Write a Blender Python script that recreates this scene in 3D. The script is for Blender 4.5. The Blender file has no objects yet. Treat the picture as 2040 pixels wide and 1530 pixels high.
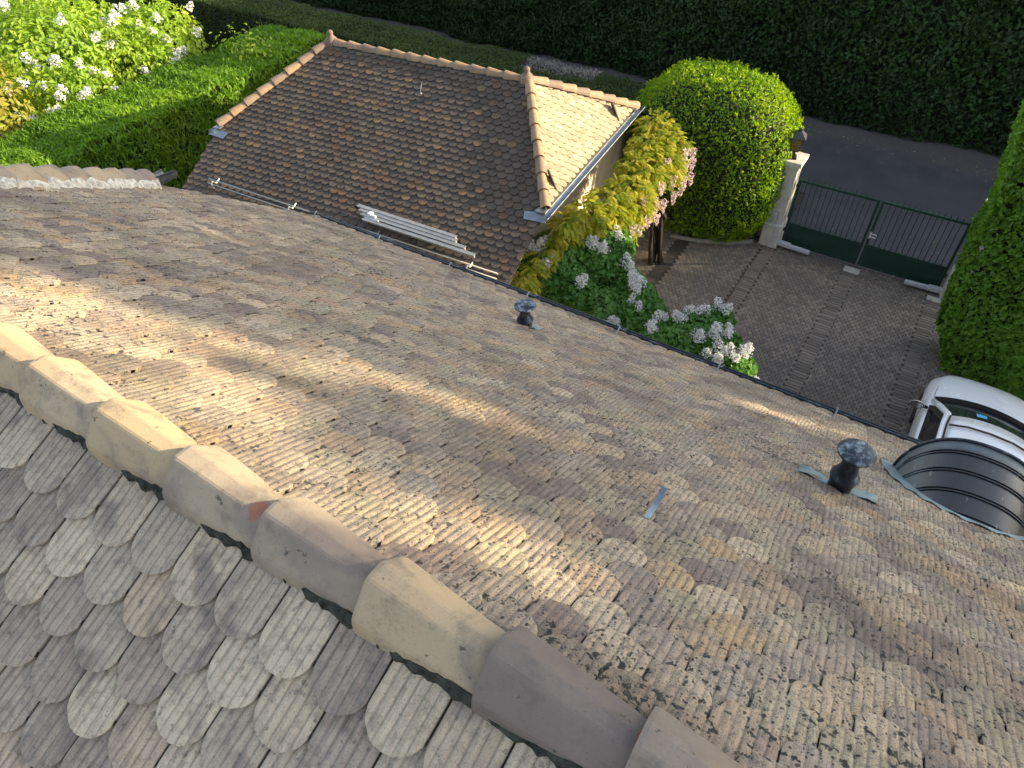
import bpy, math, random
import numpy as np
from mathutils import Vector, Matrix
R = math.radians
SC = bpy.context.scene
COL = SC.collection
rng = np.random.default_rng(7)
random.seed(7)

# ------------------------------------------------------------------ camera
cam = bpy.data.cameras.new('camera'); co = bpy.data.objects.new('camera', cam); COL.objects.link(co)
cy, cp, cr = R(-33.49), R(45.46), R(-1.34)
fw = Vector((math.sin(cy)*math.cos(cp), math.cos(cy)*math.cos(cp), -math.sin(cp)))
rt = fw.cross(Vector((0, 0, 1))).normalized(); up = rt.cross(fw)
r2 = rt*math.cos(cr)+up*math.sin(cr); u2 = -rt*math.sin(cr)+up*math.cos(cr)
mw = Matrix((r2, u2, -fw)).transposed().to_4x4(); mw.translation = (0, 0, 9.5)
co.matrix_world = mw
cam.sensor_width = 36; cam.lens = 1388/2040*36; cam.clip_start = .05; cam.clip_end = 400
SC.camera = co
# ------------------------------------------------------------------ light
SUN_AZ, SUN_EL = R(60), R(16.8)
W = bpy.data.worlds.new('World'); SC.world = W; W.use_nodes = True
nt = W.node_tree
sky = nt.nodes.new('ShaderNodeTexSky'); sky.sky_type = 'NISHITA'; sky.sun_disc = False
sky.sun_elevation = SUN_EL; sky.sun_rotation = SUN_AZ; sky.air_density = 1.0; sky.dust_density = 1.5
bg = nt.nodes['Background']; bg.inputs['Strength'].default_value = .15
hs = nt.nodes.new('ShaderNodeHueSaturation'); hs.inputs['Saturation'].default_value = .55
nt.links.new(sky.outputs[0], hs.inputs['Color']); nt.links.new(hs.outputs[0], bg.inputs['Color'])
sl = bpy.data.lights.new('sun', 'SUN'); sl.energy = 5.0; sl.angle = R(.55); sl.color = (1.0, .82, .52)
so = bpy.data.objects.new('sun', sl); COL.objects.link(so)
SV = Vector((math.cos(SUN_EL)*math.sin(SUN_AZ), math.cos(SUN_EL)*math.cos(SUN_AZ), math.sin(SUN_EL)))
so.rotation_euler = SV.to_track_quat('Z', 'Y').to_euler(); so.location = (30, 20, 30)
vs = SC.view_settings; vs.view_transform = 'Standard'; vs.look = 'None'; vs.exposure = 1.72; vs.gamma = 1.0
SC.cycles.max_bounces = 6; SC.cycles.transparent_max_bounces = 4
SC.cycles.use_adaptive_sampling = True

# ------------------------------------------------------------------ helpers
def tag(o, label=None, cat=None, group=None, kind=None):
    if label: o['label'] = label
    if cat: o['category'] = cat
    if group: o['group'] = group
    if kind: o['kind'] = kind
    return o
def empty(name, loc=(0, 0, 0), rz=0, **k):
    o = bpy.data.objects.new(name, None); COL.objects.link(o); o.location = loc; o.rotation_euler = (0, 0, rz)
    o.empty_display_size = .2
    return tag(o, **k)
def link(name, me, mats, parent=None, loc=None, **k):
    o = bpy.data.objects.new(name, me); COL.objects.link(o)
    for m in (mats if isinstance(mats, (list, tuple)) else [mats]): me.materials.append(m)
    if parent is not None: o.parent = parent
    if loc is not None: o.location = loc
    return tag(o, **k)
def npmesh(name, V, F, rnd=None, uv=None, smooth=False, mi=None):
    """V (n,3), F (m,k) all faces the same size; rnd (n,4) point colour; uv (n,2) per vertex"""
    V = np.asarray(V, np.float32); F = np.asarray(F, np.int32)
    me = bpy.data.meshes.new(name); n, m, k = len(V), len(F), F.shape[1]
    me.vertices.add(n); me.vertices.foreach_set('co', V.ravel())
    me.loops.add(m*k); me.loops.foreach_set('vertex_index', F.ravel())
    me.polygons.add(m); me.polygons.foreach_set('loop_start', np.arange(0, m*k, k, dtype=np.int32))
    if mi is not None: me.polygons.foreach_set('material_index', np.asarray(mi, np.int32))
    me.polygons.foreach_set('use_smooth', np.full(m, bool(smooth)))
    me.update(calc_edges=True)
    if rnd is not None:
        a = me.attributes.new('rnd', 'FLOAT_COLOR', 'POINT'); a.data.foreach_set('color', np.asarray(rnd, np.float32).ravel())
    if uv is not None:
        l = me.uv_layers.new(name='uv'); l.data.foreach_set('uv', np.asarray(uv, np.float32)[F.ravel()].ravel())
    return me
class MB:
    def __init__(s): s.v = []; s.f = []; s.m = []
    def add(s, vs, fs, mi=0):
        o = len(s.v); s.v += [tuple(v) for v in vs]; s.f += [tuple(i+o for i in f) for f in fs]; s.m += [mi]*len(fs)
    def box(s, c, d, rz=0, mi=0, M=None):
        x, y, z = (q/2 for q in d)
        P = [Vector((a*x, b*y, e*z)) for e in (-1, 1) for b in (-1, 1) for a in (-1, 1)]
        M = M or Matrix.Rotation(rz, 4, 'Z')
        s.add([M.to_3x3() @ p + Vector(c) for p in P], [(0, 2, 3, 1), (4, 5, 7, 6), (0, 1, 5, 4), (2, 6, 7, 3), (0, 4, 6, 2), (1, 3, 7, 5)], mi)
    def tube(s, pts, r, n=8, mi=0, cap=True):
        pts = [Vector(p) for p in pts]; o = len(s.v); fs = []; vs = []
        for i, p in enumerate(pts):
            t = (pts[min(i+1, len(pts)-1)]-pts[max(i-1, 0)]).normalized()
            a = t.orthogonal().normalized() if abs(t.z) > .95 else t.cross(Vector((0, 0, 1))).normalized()
            b = t.cross(a); rr = r[i] if isinstance(r, (list, tuple)) else r
            vs += [p+(a*math.cos(2*math.pi*j/n)+b*math.sin(2*math.pi*j/n))*rr for j in range(n)]
        for i in range(len(pts)-1):
            fs += [(i*n+j, i*n+(j+1) % n, (i+1)*n+(j+1) % n, (i+1)*n+j) for j in range(n)]
        if cap: fs += [tuple(range(n))[::-1], tuple((len(pts)-1)*n+j for j in range(n))]
        s.add(vs, fs, mi)
    def lathe(s, prof, c=(0, 0, 0), n=20, mi=0):
        vs = []; fs = []; c = Vector(c)
        for r, z in prof: vs += [c+Vector((r*math.cos(2*math.pi*j/n), r*math.sin(2*math.pi*j/n), z)) for j in range(n)]
        for i in range(len(prof)-1): fs += [(i*n+j, i*n+(j+1) % n, (i+1)*n+(j+1) % n, (i+1)*n+j) for j in range(n)]
        fs += [tuple(range(n))[::-1], tuple((len(prof)-1)*n+j for j in range(n))]
        s.add(vs, fs, mi)
    def prism(s, poly, ax, d0, d1, mi=0):
        """poly (a,b) extruded along axis ax from d0 to d1"""
        def P(a, b, d): return {'x': (d, a, b), 'y': (a, d, b), 'z': (a, b, d)}[ax]
        n = len(poly)
        s.add([P(a, b, d0) for a, b in poly]+[P(a, b, d1) for a, b in poly],
              [tuple(range(n)), tuple(range(2*n-1, n-1, -1))]+[(i, i+n, (i+1) % n+n, (i+1) % n) for i in range(n)], mi)
    def build(s, name, mats, parent=None, smooth=False, bevel=0, **k):
        me = bpy.data.meshes.new(name); me.from_pydata(s.v, [], s.f); me.update()
        for i, p in enumerate(me.polygons): p.material_index = s.m[i]; p.use_smooth = smooth
        import bmesh
        bm = bmesh.new(); bm.from_mesh(me); bmesh.ops.recalc_face_normals(bm, faces=bm.faces); bm.to_mesh(me); bm.free()
        o = link(name, me, mats, parent, **k)
        if bevel:
            b = o.modifiers.new('bevel', 'BEVEL'); b.width = bevel; b.segments = 2; b.limit_method = 'ANGLE'; b.angle_limit = R(35)
        return o

# ------------------------------------------------------------------ materials
class NT:
    def __init__(s, name):
        s.m = bpy.data.materials.new(name); s.m.use_nodes = True; s.t = s.m.node_tree; s.b = s.t.nodes['Principled BSDF']
    def n(s, ty, **k):
        x = s.t.nodes.new(ty)
        for a, v in k.items(): setattr(x, a, v)
        return x
    def put(s, sock, v):
        if isinstance(v, bpy.types.NodeSocket): s.t.links.new(v, sock)
        elif isinstance(v, (tuple, list)) and len(v) == 3 and sock.type == 'RGBA': sock.default_value = (*v, 1)
        else: sock.default_value = v
    def coord(s, k='Object'): return s.n('ShaderNodeTexCoord').outputs[k]
    def attr(s, name='rnd'):
        a = s.n('ShaderNodeAttribute', attribute_name=name); sp = s.n('ShaderNodeSeparateColor'); s.put(sp.inputs[0], a.outputs['Color'])
        return sp.outputs[0], sp.outputs[1], sp.outputs[2], a.outputs['Alpha']
    def uv(s):
        sp = s.n('ShaderNodeSeparateXYZ'); s.put(sp.inputs[0], s.coord('UV')); return sp.outputs[0], sp.outputs[1]
    def map(s, vec, scale=(1, 1, 1), rot=(0, 0, 0), loc=(0, 0, 0)):
        m = s.n('ShaderNodeMapping'); s.put(m.inputs['Vector'], vec); m.inputs['Scale'].default_value = scale
        m.inputs['Rotation'].default_value = rot; s.put(m.inputs['Location'], loc); return m.outputs[0]
    def noise(s, vec, scale=5, detail=4, rough=.6, dist=0):
        x = s.n('ShaderNodeTexNoise'); s.put(x.inputs['Vector'], vec); s.put(x.inputs['Scale'], scale)
        x.inputs['Detail'].default_value = detail; x.inputs['Roughness'].default_value = rough; x.inputs['Distortion'].default_value = dist
        return x.outputs['Fac']
    def voro(s, vec, scale=5, feat='F1', out='Distance'):
        x = s.n('ShaderNodeTexVoronoi', feature=feat); s.put(x.inputs['Vector'], vec); x.inputs['Scale'].default_value = scale; return x.outputs[out]
    def ramp(s, f, stops, interp='LINEAR'):
        x = s.n('ShaderNodeValToRGB'); s.put(x.inputs[0], f); r = x.color_ramp; r.interpolation = interp
        while len(r.elements) < len(stops): r.elements.new(.5)
        for e, (p, c) in zip(r.elements, stops):
            e.position = p; e.color = (*c, 1) if isinstance(c, (tuple, list)) else (c, c, c, 1)
        return x.outputs[0]
    def step(s, f, a, b):  # smooth 0..1 between a and b
        x = s.n('ShaderNodeMapRange', interpolation_type='SMOOTHSTEP'); s.put(x.inputs[0], f)
        s.put(x.inputs[1], a); s.put(x.inputs[2], b); return x.outputs[0]
    def math(s, op, a, b=0.0, c=0.0):
        x = s.n('ShaderNodeMath', operation=op); s.put(x.inputs[0], a); s.put(x.inputs[1], b)
        if op in ('MULTIPLY_ADD',): s.put(x.inputs[2], c)
        return x.outputs[0]
    def mix(s, f, a, b, mode='MIX'):
        x = s.n('ShaderNodeMix', data_type='RGBA', blend_type=mode); s.put(x.inputs[0], f); s.put(x.inputs[6], a); s.put(x.inputs[7], b); return x.outputs[2]
    def bump(s, h, strength=.3, dist=.01):
        x = s.n('ShaderNodeBump'); s.put(x.inputs['Height'], h); s.put(x.inputs['Strength'], strength); x.inputs['Distance'].default_value = dist
        s.put(s.b.inputs['Normal'], x.outputs[0]); return x.outputs[0]
    def fin(s, col, rough=.8, metal=0, spec=.5):
        s.put(s.b.inputs['Base Color'], col); s.put(s.b.inputs['Roughness'], rough); s.b.inputs['Metallic'].default_value = metal
        s.b.inputs['Specular IOR Level'].default_value = spec; return s.m

def m_plain(name, col, rough=.6, metal=0, var=.15, scale=8, spec=.5, bump=0):
    t = NT(name); n = t.noise(t.coord(), scale, 5, .65)
    dark = tuple(c*(1-var) for c in col); lite = tuple(min(1, c*(1+var)) for c in col)
    c = t.ramp(n, [(.3, dark), (.7, lite)])
    if bump: t.bump(t.noise(t.coord(), scale*6, 4), bump, .01)
    return t.fin(c, t.math('MULTIPLY_ADD', n, .2, rough-.1), metal, spec)

def m_tile(name, pal, speck=.5, moss=.5, dark=1.0, streak=.25, ribs=6, groove=.4, flush=.5, mscale=5.0, veil=.3):
    """fired clay scale tile; pal = list of base colours drawn per tile"""
    t = NT(name); r, g, b, a = t.attr(); u, v = t.uv(); P = t.coord()
    n = len(pal); c = t.ramp(r, [(i/n, pal[i]) for i in range(n)], 'CONSTANT')
    c = t.mix(.25, c, t.ramp(g, [(0, pal[0]), (.5, pal[1]), (1, pal[2])]))
    sh = t.math('MULTIPLY', t.math('SUBTRACT', b, .5), 60.0)
    def uvv(su, sv, off=0.0):
        q = t.n('ShaderNodeCombineXYZ'); t.put(q.inputs[0], t.math('MULTIPLY_ADD', u, su, sh)); t.put(q.inputs[1], t.math('MULTIPLY_ADD', v, sv, sh)); t.put(q.inputs[2], t.math('ADD', sh, off)); return q.outputs[0]
    # kiln flush: one side or the foot of a tile is a darker mauve
    fl = t.step(t.noise(uvv(1.3, 1.8), 1.3, 3, .5), .50, .70)
    c = t.mix(t.math('MULTIPLY', fl, flush), c, (.105*dark, .078*dark, .082*dark))
    # bleached veil, patches wider than a tile
    lv = t.step(t.noise(P, 2.4, 6, .65), .44, .68)
    c = t.mix(t.math('MULTIPLY', lv, veil), c, (.40*dark, .36*dark, .29*dark))
    # streaks that run with the ribs, and a darker tone in the grooves
    st = t.noise(uvv(9.0, 1.0), 1.6, 4, .6)
    c = t.mix(streak, c, t.ramp(st, [(.3, (.07*dark, .058*dark, .054*dark)), (.65, (.42*dark, .36*dark, .28*dark))]))
    gv = t.step(t.math('ABSOLUTE', t.math('SINE', t.math('MULTIPLY', u, math.pi*ribs))), .55, .05)
    c = t.mix(t.math('MULTIPLY', gv, groove), c, (.060*dark, .052*dark, .048*dark))
    eg = t.step(t.math('ABSOLUTE', t.math('SUBTRACT', u, .5)), .455, .50)
    c = t.mix(t.math('MULTIPLY', eg, .55), c, (.030, .027, .026))
    soil = t.step(t.noise(P, 1.15, 5, .68), .47, .66)     # sooty zones many tiles wide
    c = t.mix(t.math('MULTIPLY', soil, .62*min(1, speck)), c, (.10*dark, .074*dark, .056*dark))
    # mottled grime, fine grain
    mo = t.noise(P, 34, 5, .72)
    c = t.mix(t.math('MULTIPLY', t.step(mo, .46, .66), .30+.25*speck), c, (.085*dark, .076*dark, .070*dark))
    fg = t.noise(P, 210, 2, .6)
    c = t.mix(t.math('MULTIPLY', t.step(fg, .54, .68), .55*speck+.12), c, (.05*dark, .046*dark, .043*dark))
    # black lichen dots, each tile has its own amount
    vd = t.voro(uvv(13.0, 17.0), 1.0); th = t.math('MULTIPLY', t.step(t.noise(uvv(5.0, 6.0, 3.0), 1.0, 2), t.math('MULTIPLY_ADD', g, .20, .50-.24*speck), .85), .66)
    spots = t.step(vd, t.math('ADD', th, .04), t.math('SUBTRACT', th, .04))
    c = t.mix(t.math('MULTIPLY', spots, .85*min(1, speck*1.6)), c, (.016, .016, .017))
    vd2 = t.voro(uvv(27.0, 36.0, 7.0), 1.0)
    c = t.mix(.8*min(1, speck*1.3), c, (.028, .026, .025), 'MIX') if False else t.mix(t.math('MULTIPLY', t.step(vd2, t.math('MULTIPLY_ADD', mo, .55, -.02), t.math('MULTIPLY_ADD', mo, .55, -.10)), .8*min(1, speck)), c, (.030, .028, .026))
    # moss cushions in the joints
    ml = t.noise(P, 40, 3, .55); mr = t.noise(P, mscale*.20, 3, .6)
    foot = t.math('MULTIPLY', t.step(v, .66, .46), .07)
    mt = t.math('ADD', t.math('MULTIPLY', soil, -.05), t.math('MULTIPLY_ADD', mr, -.45, .965-.09*moss))
    mm = t.step(t.math('ADD', ml, foot), mt, t.math('ADD', mt, .05))
    c = t.mix(t.math('MULTIPLY', mm, min(.93, moss*1.5)), c, t.ramp(t.noise(P, 90, 2), [(.35, (.010, .010, .010)), (.7, (.034, .035, .030))]))
    h = t.math('ADD', t.math('MULTIPLY', mo, .8), t.math('MULTIPLY_ADD', mm, 1.4, fg))
    t.bump(h, .5, .005)
    return t.fin(c, .82, 0, .35)

def m_ridge(name, base, dk, seed=0.0, speck=.4):
    t = NT(name); r, g, b, a = t.attr(); P = t.coord()
    P2 = t.map(P, (1, 1, 1), loc=(seed, seed, seed))
    c = t.ramp(r, [(0, (base[0]*.46, base[1]*.46, base[2]*.60)), (.28, (base[0]*.72, base[1]*.74, base[2]*.85)), (.55, base), (.8, (base[0]*.92, base[1]*.90, base[2]*.80)), (1, (base[0]*1.1, base[1]*1.06, base[2]))])
    n = t.noise(P2, 3.2, 6, .6, .6)
    c = t.mix(t.math('MULTIPLY', t.step(n, .44, .66), .6), c, dk)
    n2 = t.noise(P2, 1.7, 3, .5)
    c = t.mix(t.math('MULTIPLY', t.step(n2, .56, .66), .35), c, (.30, .20, .11))
    mg = t.noise(P2, 11, 6, .72); c = t.mix(t.math('MULTIPLY', t.step(mg, .48, .68), .5), c, (.085, .074, .066))
    gr = t.noise(P2, 140, 3, .7)
    c = t.mix(t.math('MULTIPLY', t.step(gr, .56, .72), speck), c, (.07, .062, .055))
    so_ = t.noise(P2, 26, 4, .6); c = t.mix(t.math('MULTIPLY', t.step(so_, .655, .70), .75), c, (.03, .027, .026))
    rs = t.noise(t.map(P, (1, 1, 1), loc=(3.3+seed, 1.7, .4)), 6.5, 2, .4)
    c = t.mix(t.math('MULTIPLY', t.step(rs, .735, .75), .85), c, (.26, .10, .055))
    t.bump(t.math('ADD', gr, t.noise(P2, 18, 4)), .22, .004)
    return t.fin(c, .72, 0, .4)

def m_leaf(name, cols, trans=.35, tint=None, rough=.5, spec=.35):
    t = NT(name); r, g, b, a = t.attr()
    n = len(cols); c = t.ramp(r, [(i/(n-1), cols[i]) for i in range(n)])
    c = t.mix(t.math('MULTIPLY', g, .35), c, tuple(x*.45 for x in cols[0]))
    t.fin(c, rough, 0, spec)
    tr = t.n('ShaderNodeBsdfTranslucent'); tc = t.mix(1.0, c, tint or (1.6, 1.5, .6), 'MULTIPLY'); t.put(tr.inputs[0], tc)
    ms = t.n('ShaderNodeMixShader'); ms.inputs[0].default_value = trans
    t.t.links.new(t.b.outputs[0], ms.inputs[1]); t.t.links.new(tr.outputs[0], ms.inputs[2])
    t.t.links.new(ms.outputs[0], t.t.nodes['Material Output'].inputs[0])
    return t.m

def m_zinc(name, col=(.20, .23, .27), rough=.38, pat=(.42, .50, .50), amount=.5, scale=6):
    t = NT(name); P = t.coord(); n = t.noise(P, scale, 6, .65, .3)
    c = t.mix(t.math('MULTIPLY', t.step(n, .45, .7), amount), col, pat)
    t.bump(t.noise(P, scale*9, 3), .05, .004)
    return t.fin(c, t.math('MULTIPLY_ADD', n, .35, rough-.12), .85, .5)

CREAM = (.57, .45, .295); STRAW = (.47, .355, .22); TAN = (.385, .262, .155); MAUVE = (.15, .104, .092); PINK = (.37, .23, .145); GREYB = (.31, .25, .185); OCH = (.47, .31, .14); OLIVE = (.35, .30, .185)
T_MAIN = m_tile('clay_tile_weathered', [GREYB, TAN, STRAW, MAUVE, GREYB, OLIVE, TAN, GREYB, GREYB, CREAM, STRAW, OLIVE, GREYB, OCH, MAUVE, TAN, PINK], speck=.95, moss=.95, flush=.4)
T_REAR = m_tile('clay_tile_clean', [(.37, .31, .235), (.48, .39, .275), (.40, .34, .26), (.26, .20, .17), (.36, .30, .23), (.54, .45, .33), (.20, .15, .135), (.44, .33, .22), (.19, .145, .13), (.33, .28, .22)], speck=.30, moss=.22, streak=.35, flush=.8, groove=.34, veil=.2)
BR = (.075, .054, .043); BR2 = (.105, .078, .061); BR3 = (.052, .040, .035)
T_OB = m_tile('clay_tile_dark', [BR, BR2, BR3, BR, BR3, (.085, .05, .036), (.14, .072, .04), BR2, BR, BR3, BR, (.19, .13, .065), BR, BR2, BR3, BR3], speck=.2, moss=.1, dark=.30, streak=.25, groove=.5, flush=.3)
T_HIP = m_tile('clay_tile_pale', [(.36, .27, .165), (.34, .26, .17), (.40, .30, .18), (.29, .21, .13), (.46, .38, .26)], speck=.05, moss=.0, streak=.1, flush=.3, groove=.25, dark=1.0)
M_RIDGE = m_ridge('ridge_clay', (.33, .262, .175), (.125, .098, .094))
M_RIDGE2 = m_ridge('hip_clay', (.27, .18, .11), (.17, .125, .09), 4.0, .6)
M_MORTAR = m_plain('mossy_mortar', (.035, .036, .030), .9, 0, .9, 26, .2, .8)
M_MORTAR2 = m_plain('lime_mortar', (.45, .43, .38), .9, 0, .5, 22, .2, .8)
M_UNDER = m_plain('roof_felt', (.035, .033, .03), .9)
M_ZINC = m_zinc('zinc_sheet')
M_LEAD = m_zinc('grey_flashing', (.22, .28, .30), .55, (.34, .42, .42), .5, 9)
M_PIPE = m_zinc('dark_vent_metal', (.035, .045, .06), .45, (.30, .36, .42), .35, 14)
M_RENDER = m_plain('rendered_wall', (.52, .44, .34), .9, 0, .12, 6, .2, .3)
M_STONE = m_plain('pillar_stone', (.46, .44, .40), .85, 0, .2, 5, .3, .4)
M_GREEN = m_plain('green_paint', (.010, .038, .028), .38, 0, .2, 6, .5)
M_STEEL = m_plain('bright_steel', (.75, .76, .78), .3, .9, .08)
M_ALU = m_plain('ladder_aluminium', (.38, .37, .35), .42, .5, .2, 12)
M_GREYPL = m_plain('grey_casing', (.42, .45, .50), .45, 0, .08)
M_BLACK = m_plain('black_plastic', (.012, .012, .014), .4)
M_BARK = m_plain('bark', (.030, .023, .018), .9, 0, .4, 20, .2, .6)

# ------------------------------------------------------------------ roof tiles
def tile_field(name, mat, O, ex, ed, en, inside, planes, a0, a1, b0, b1, w=.168, e=.117, L=.25, nu=25, ribs=6, rib=.0045, th=.015, curve=.072, tilt=.032, seed=1, parent=None, jit=1.0, ph=0.0):
    """rows of round-ended ribbed tiles on the plane O + a*ex + b*ed; planes: half planes (na,nb,c) with na*a+nb*b<=c"""
    g = np.random.default_rng(seed)
    us = np.linspace(-1, 1, nu)
    vb = L-curve*(1-np.sqrt(np.clip(1-(us*.985)**2, 0, 1)))
    z = rib*np.abs(np.sin(np.pi*ribs*(us+1)/2))
    rows = [0, .70, .93, 1.0]
    T = []
    for k, f in enumerate(rows):
        zz = z*(1, 1, .55, .12)[k]+(0, 0, .001, -.001)[k]
        T.append(np.stack([us*w/2*.965, vb*f, zz], 1))
    T.append(np.stack([us*w/2*.960, vb-.002, np.full(nu, -th)], 1))
    M = np.concatenate(T); nr = len(T)
    F = np.array([[k*nu+i, k*nu+i+1, (k+1)*nu+i+1, (k+1)*nu+i] for k in range(nr-1) for i in range(nu-1)]
                 + [[k*nu+j, (k+1)*nu+j, (nr-1)*nu+j, (nr-1)*nu+j] for k in range(0, 1) for j in ()], dtype=np.int64).reshape(-1, 4)
    # side skirts so that joints read as dark slits
    side = []; base = len(M); S = []
    for j in (0, nu-1):
        for k in range(3): S.append(M[k*nu+j]*np.array([1, 1, 0])+np.array([0, 0, -th]))
    M = np.concatenate([M, np.array(S)])
    for q, j in enumerate((0, nu-1)):
        for k in range(2): side.append([k*nu+j, (k+1)*nu+j, base+q*3+k+1, base+q*3+k])
    F = np.concatenate([F, np.array(side)])
    uvT = np.stack([M[:, 0]/w+.5, M[:, 1]/L], 1)
    C = []
    nrow = int((b1-b0)/e)+2
    for j in range(nrow):
        b = b0+j*e; off = ph+(.5*w if j % 2 else 0)+(g.random()-.5)*.012*jit
        k0 = int(a0/w)-1; k1 = int(a1/w)+1
        for k in range(k0, k1):
            a = k*w+off
            if inside(a, b): C.append((a, b))
    C = np.array(C); N = len(C)
    rot = (g.random(N)-.5)*.05*jit; tl = tilt+(g.random(N)-.5)*.007*jit; dz = (g.random(N)-.5)*.004*jit; db = (g.random(N)-.5)*.014*jit; rl = (g.random(N)-.5)*.03*jit
    X = M[None, :, 0]*np.cos(rot)[:, None]-(M[None, :, 1]-L/2)*np.sin(rot)[:, None]+C[:, 0:1]
    Y = M[None, :, 0]*np.sin(rot)[:, None]+(M[None, :, 1]-L/2)*np.cos(rot)[:, None]+L/2+C[:, 1:2]-L+db[:, None]
    Z = M[None, :, 2]+tl[:, None]*M[None, :, 1]/L+dz[:, None]+rl[:, None]*M[None, :, 0]
    for na, nb, c in planes:
        q = np.clip(na*X+nb*Y-c, 0, None); X = X-na*q; Y = Y-nb*q
    O, ex, ed, en = (np.array(v, float) for v in (O, ex, ed, en))
    rag = np.zeros((N, len(M))); q0 = 2*nu; nz = g.normal(size=(N, nu))*(.0014)*jit
    for k in (2, 3, 4): rag[:, k*nu:(k+1)*nu] = nz*(.5 if k == 2 else 1)
    Y = Y+rag
    V = O+X[..., None]*ex+Y[..., None]*ed+Z[..., None]*en
    Fa = (F[None]+(np.arange(N)*len(M))[:, None, None]).reshape(-1, 4)
    # patches of like tiles: mix white noise with a slow wave across the roof
    ca, cb = C[:, 0], C[:, 1]
    slow = .5+.25*np.sin(ca*1.9+1.3*np.sin(cb*1.7+seed))+.25*np.sin(cb*2.6+1.1*np.sin(ca*1.3))
    r0 = (g.random(N)*.85+.15*slow) % 1.0
    rn = np.stack([r0, np.clip(.6*g.random(N)+.4*slow, 0, 1), g.random(N), np.ones(N)], 1)
    me = npmesh(name, V.reshape(-1, 3), Fa, np.repeat(rn, len(M), 0), np.tile(uvT, (N, 1)))
    return link(name, me, mat, parent)

def cover_tiles(name, mat, p0, p1, nplane_up, wid, hgt, pitch, parent, prof='angle', flare=1.18, seed=3, over=.06, tones=None):
    """ridge or hip tiles from p0 to p1, each one a mesh; the wide end is at its start and lies over the tile before it"""
    g = random.Random(seed); p0 = Vector(p0); p1 = Vector(p1); d = p1-p0; Ltot = d.length; d.normalize()
    side = d.cross(Vector((0, 0, 1))).normalized(); upv = side.cross(d).normalized()
    n = max(1, round(Ltot/pitch)); st = Ltot/n
    if prof == 'angle': PR = [(-1, -.2), (-.965, .14), (-.93, .27), (-.88, .345), (-.33, .90), (-.27, .945), (-.20, .965), (.20, .985), (.27, .96), (.33, .915), (.88, .345), (.93, .27), (.965, .14), (1, -.2)]
    else: PR = [(math.cos(math.pi-math.pi*i/10), max(-.1, math.sin(math.pi*i/10))) for i in range(11)]; PR[0] = (-1, -.15); PR[-1] = (1, -.15)
    outs = []
    for i in range(n):
        s0 = i*st; ln = st+over; vs = []; fs = []; m = len(PR)
        stations = [(0, flare), (.012, flare*1.02), (.25*ln, flare*.97), (.6*ln, .95), (ln, .84)]
        tw = (g.random()-.5)*.02; ox = (g.random()-.5)*.008; oz = (g.random()-.5)*.006
        for s, k in stations:
            lift = .020*(1-s/ln)+oz
            for a, b in PR:
                vs.append(p0+d*(s0+s)+side*(a*wid*k+ox+tw*(s-ln/2))+upv*(b*hgt*(k if b > 0 else 1)+lift))
        for a, b in PR: vs.append(p0+d*(s0+.002)+side*(a*wid*flare*.86+ox)+upv*((b*hgt*flare-.018)+.02))   # inner lip
        Q = len(stations)
        for q in range(Q-1): fs += [(q*m+j, q*m+j+1, (q+1)*m+j+1, (q+1)*m+j) for j in range(m-1)]
        fs += [(j, j+1, Q*m+j+1, Q*m+j) for j in range(m-1)]
        rn = np.tile(np.array([[g.random() if tones is None else tones[i], g.random(), g.random(), 1]]), (len(vs), 1))
        me = npmesh(name, [tuple(v) for v in vs], fs, rn, smooth=(prof != 'angle'))
        import bmesh
        bm = bmesh.new(); bm.from_mesh(me); bmesh.ops.recalc_face_normals(bm, faces=bm.faces); bm.to_mesh(me); bm.free()
        o = link(name, me, mat, parent)
        outs.append(o)
    return outs

def mortar(name, mat, p0, p1, side, w, h, parent, seed=1, n=120):
    g = random.Random(seed); p0 = Vector(p0); p1 = Vector(p1); mb = MB(); vs = []; fs = []
    side = Vector(side)
    for i in range(n+1):
        c = p0.lerp(p1, i/n); k = w*(1+.9*(g.random()-.5)); hh = h*(1+.8*(g.random()-.5))
        for a, b in ((-.2, -.5), (0, 1), (.55, .9+.3*g.random()), (1, .5), (1.06, -.6)): vs.append(c+side*(a*k)+Vector((0, 0, b*hh)))
    for i in range(n): fs += [(i*5+j, i*5+j+1, (i+1)*5+j+1, (i+1)*5+j) for j in range(4)]
    mb.add(vs, fs); return mb.build(name, mat, parent)

# ------------------------------------------------------------------ main house
house = empty('main_house', (0, 0, 0), label='large house in the foreground with weathered ribbed scale tiles on its roof', cat='house')
PT = R(36); PR_ = R(31); cR, sR = math.cos(PR_), math.sin(PR_); cT, sT = math.cos(PT), math.sin(PT)
RY, RZ = .55, 7.90
EX = Vector((1, 0, 0)); ED = Vector((0, cT, -sT)); EN = Vector((0, sT, cT)); O = Vector((0, RY, RZ))
def rp(a, b, n=0.0): return O+EX*a+ED*b+EN*n           # a point of the front slope
def rb(y): return (y-RY)/cT
EAVE = 5.72
RL = -4.55                                              # left end of the ridge
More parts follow.
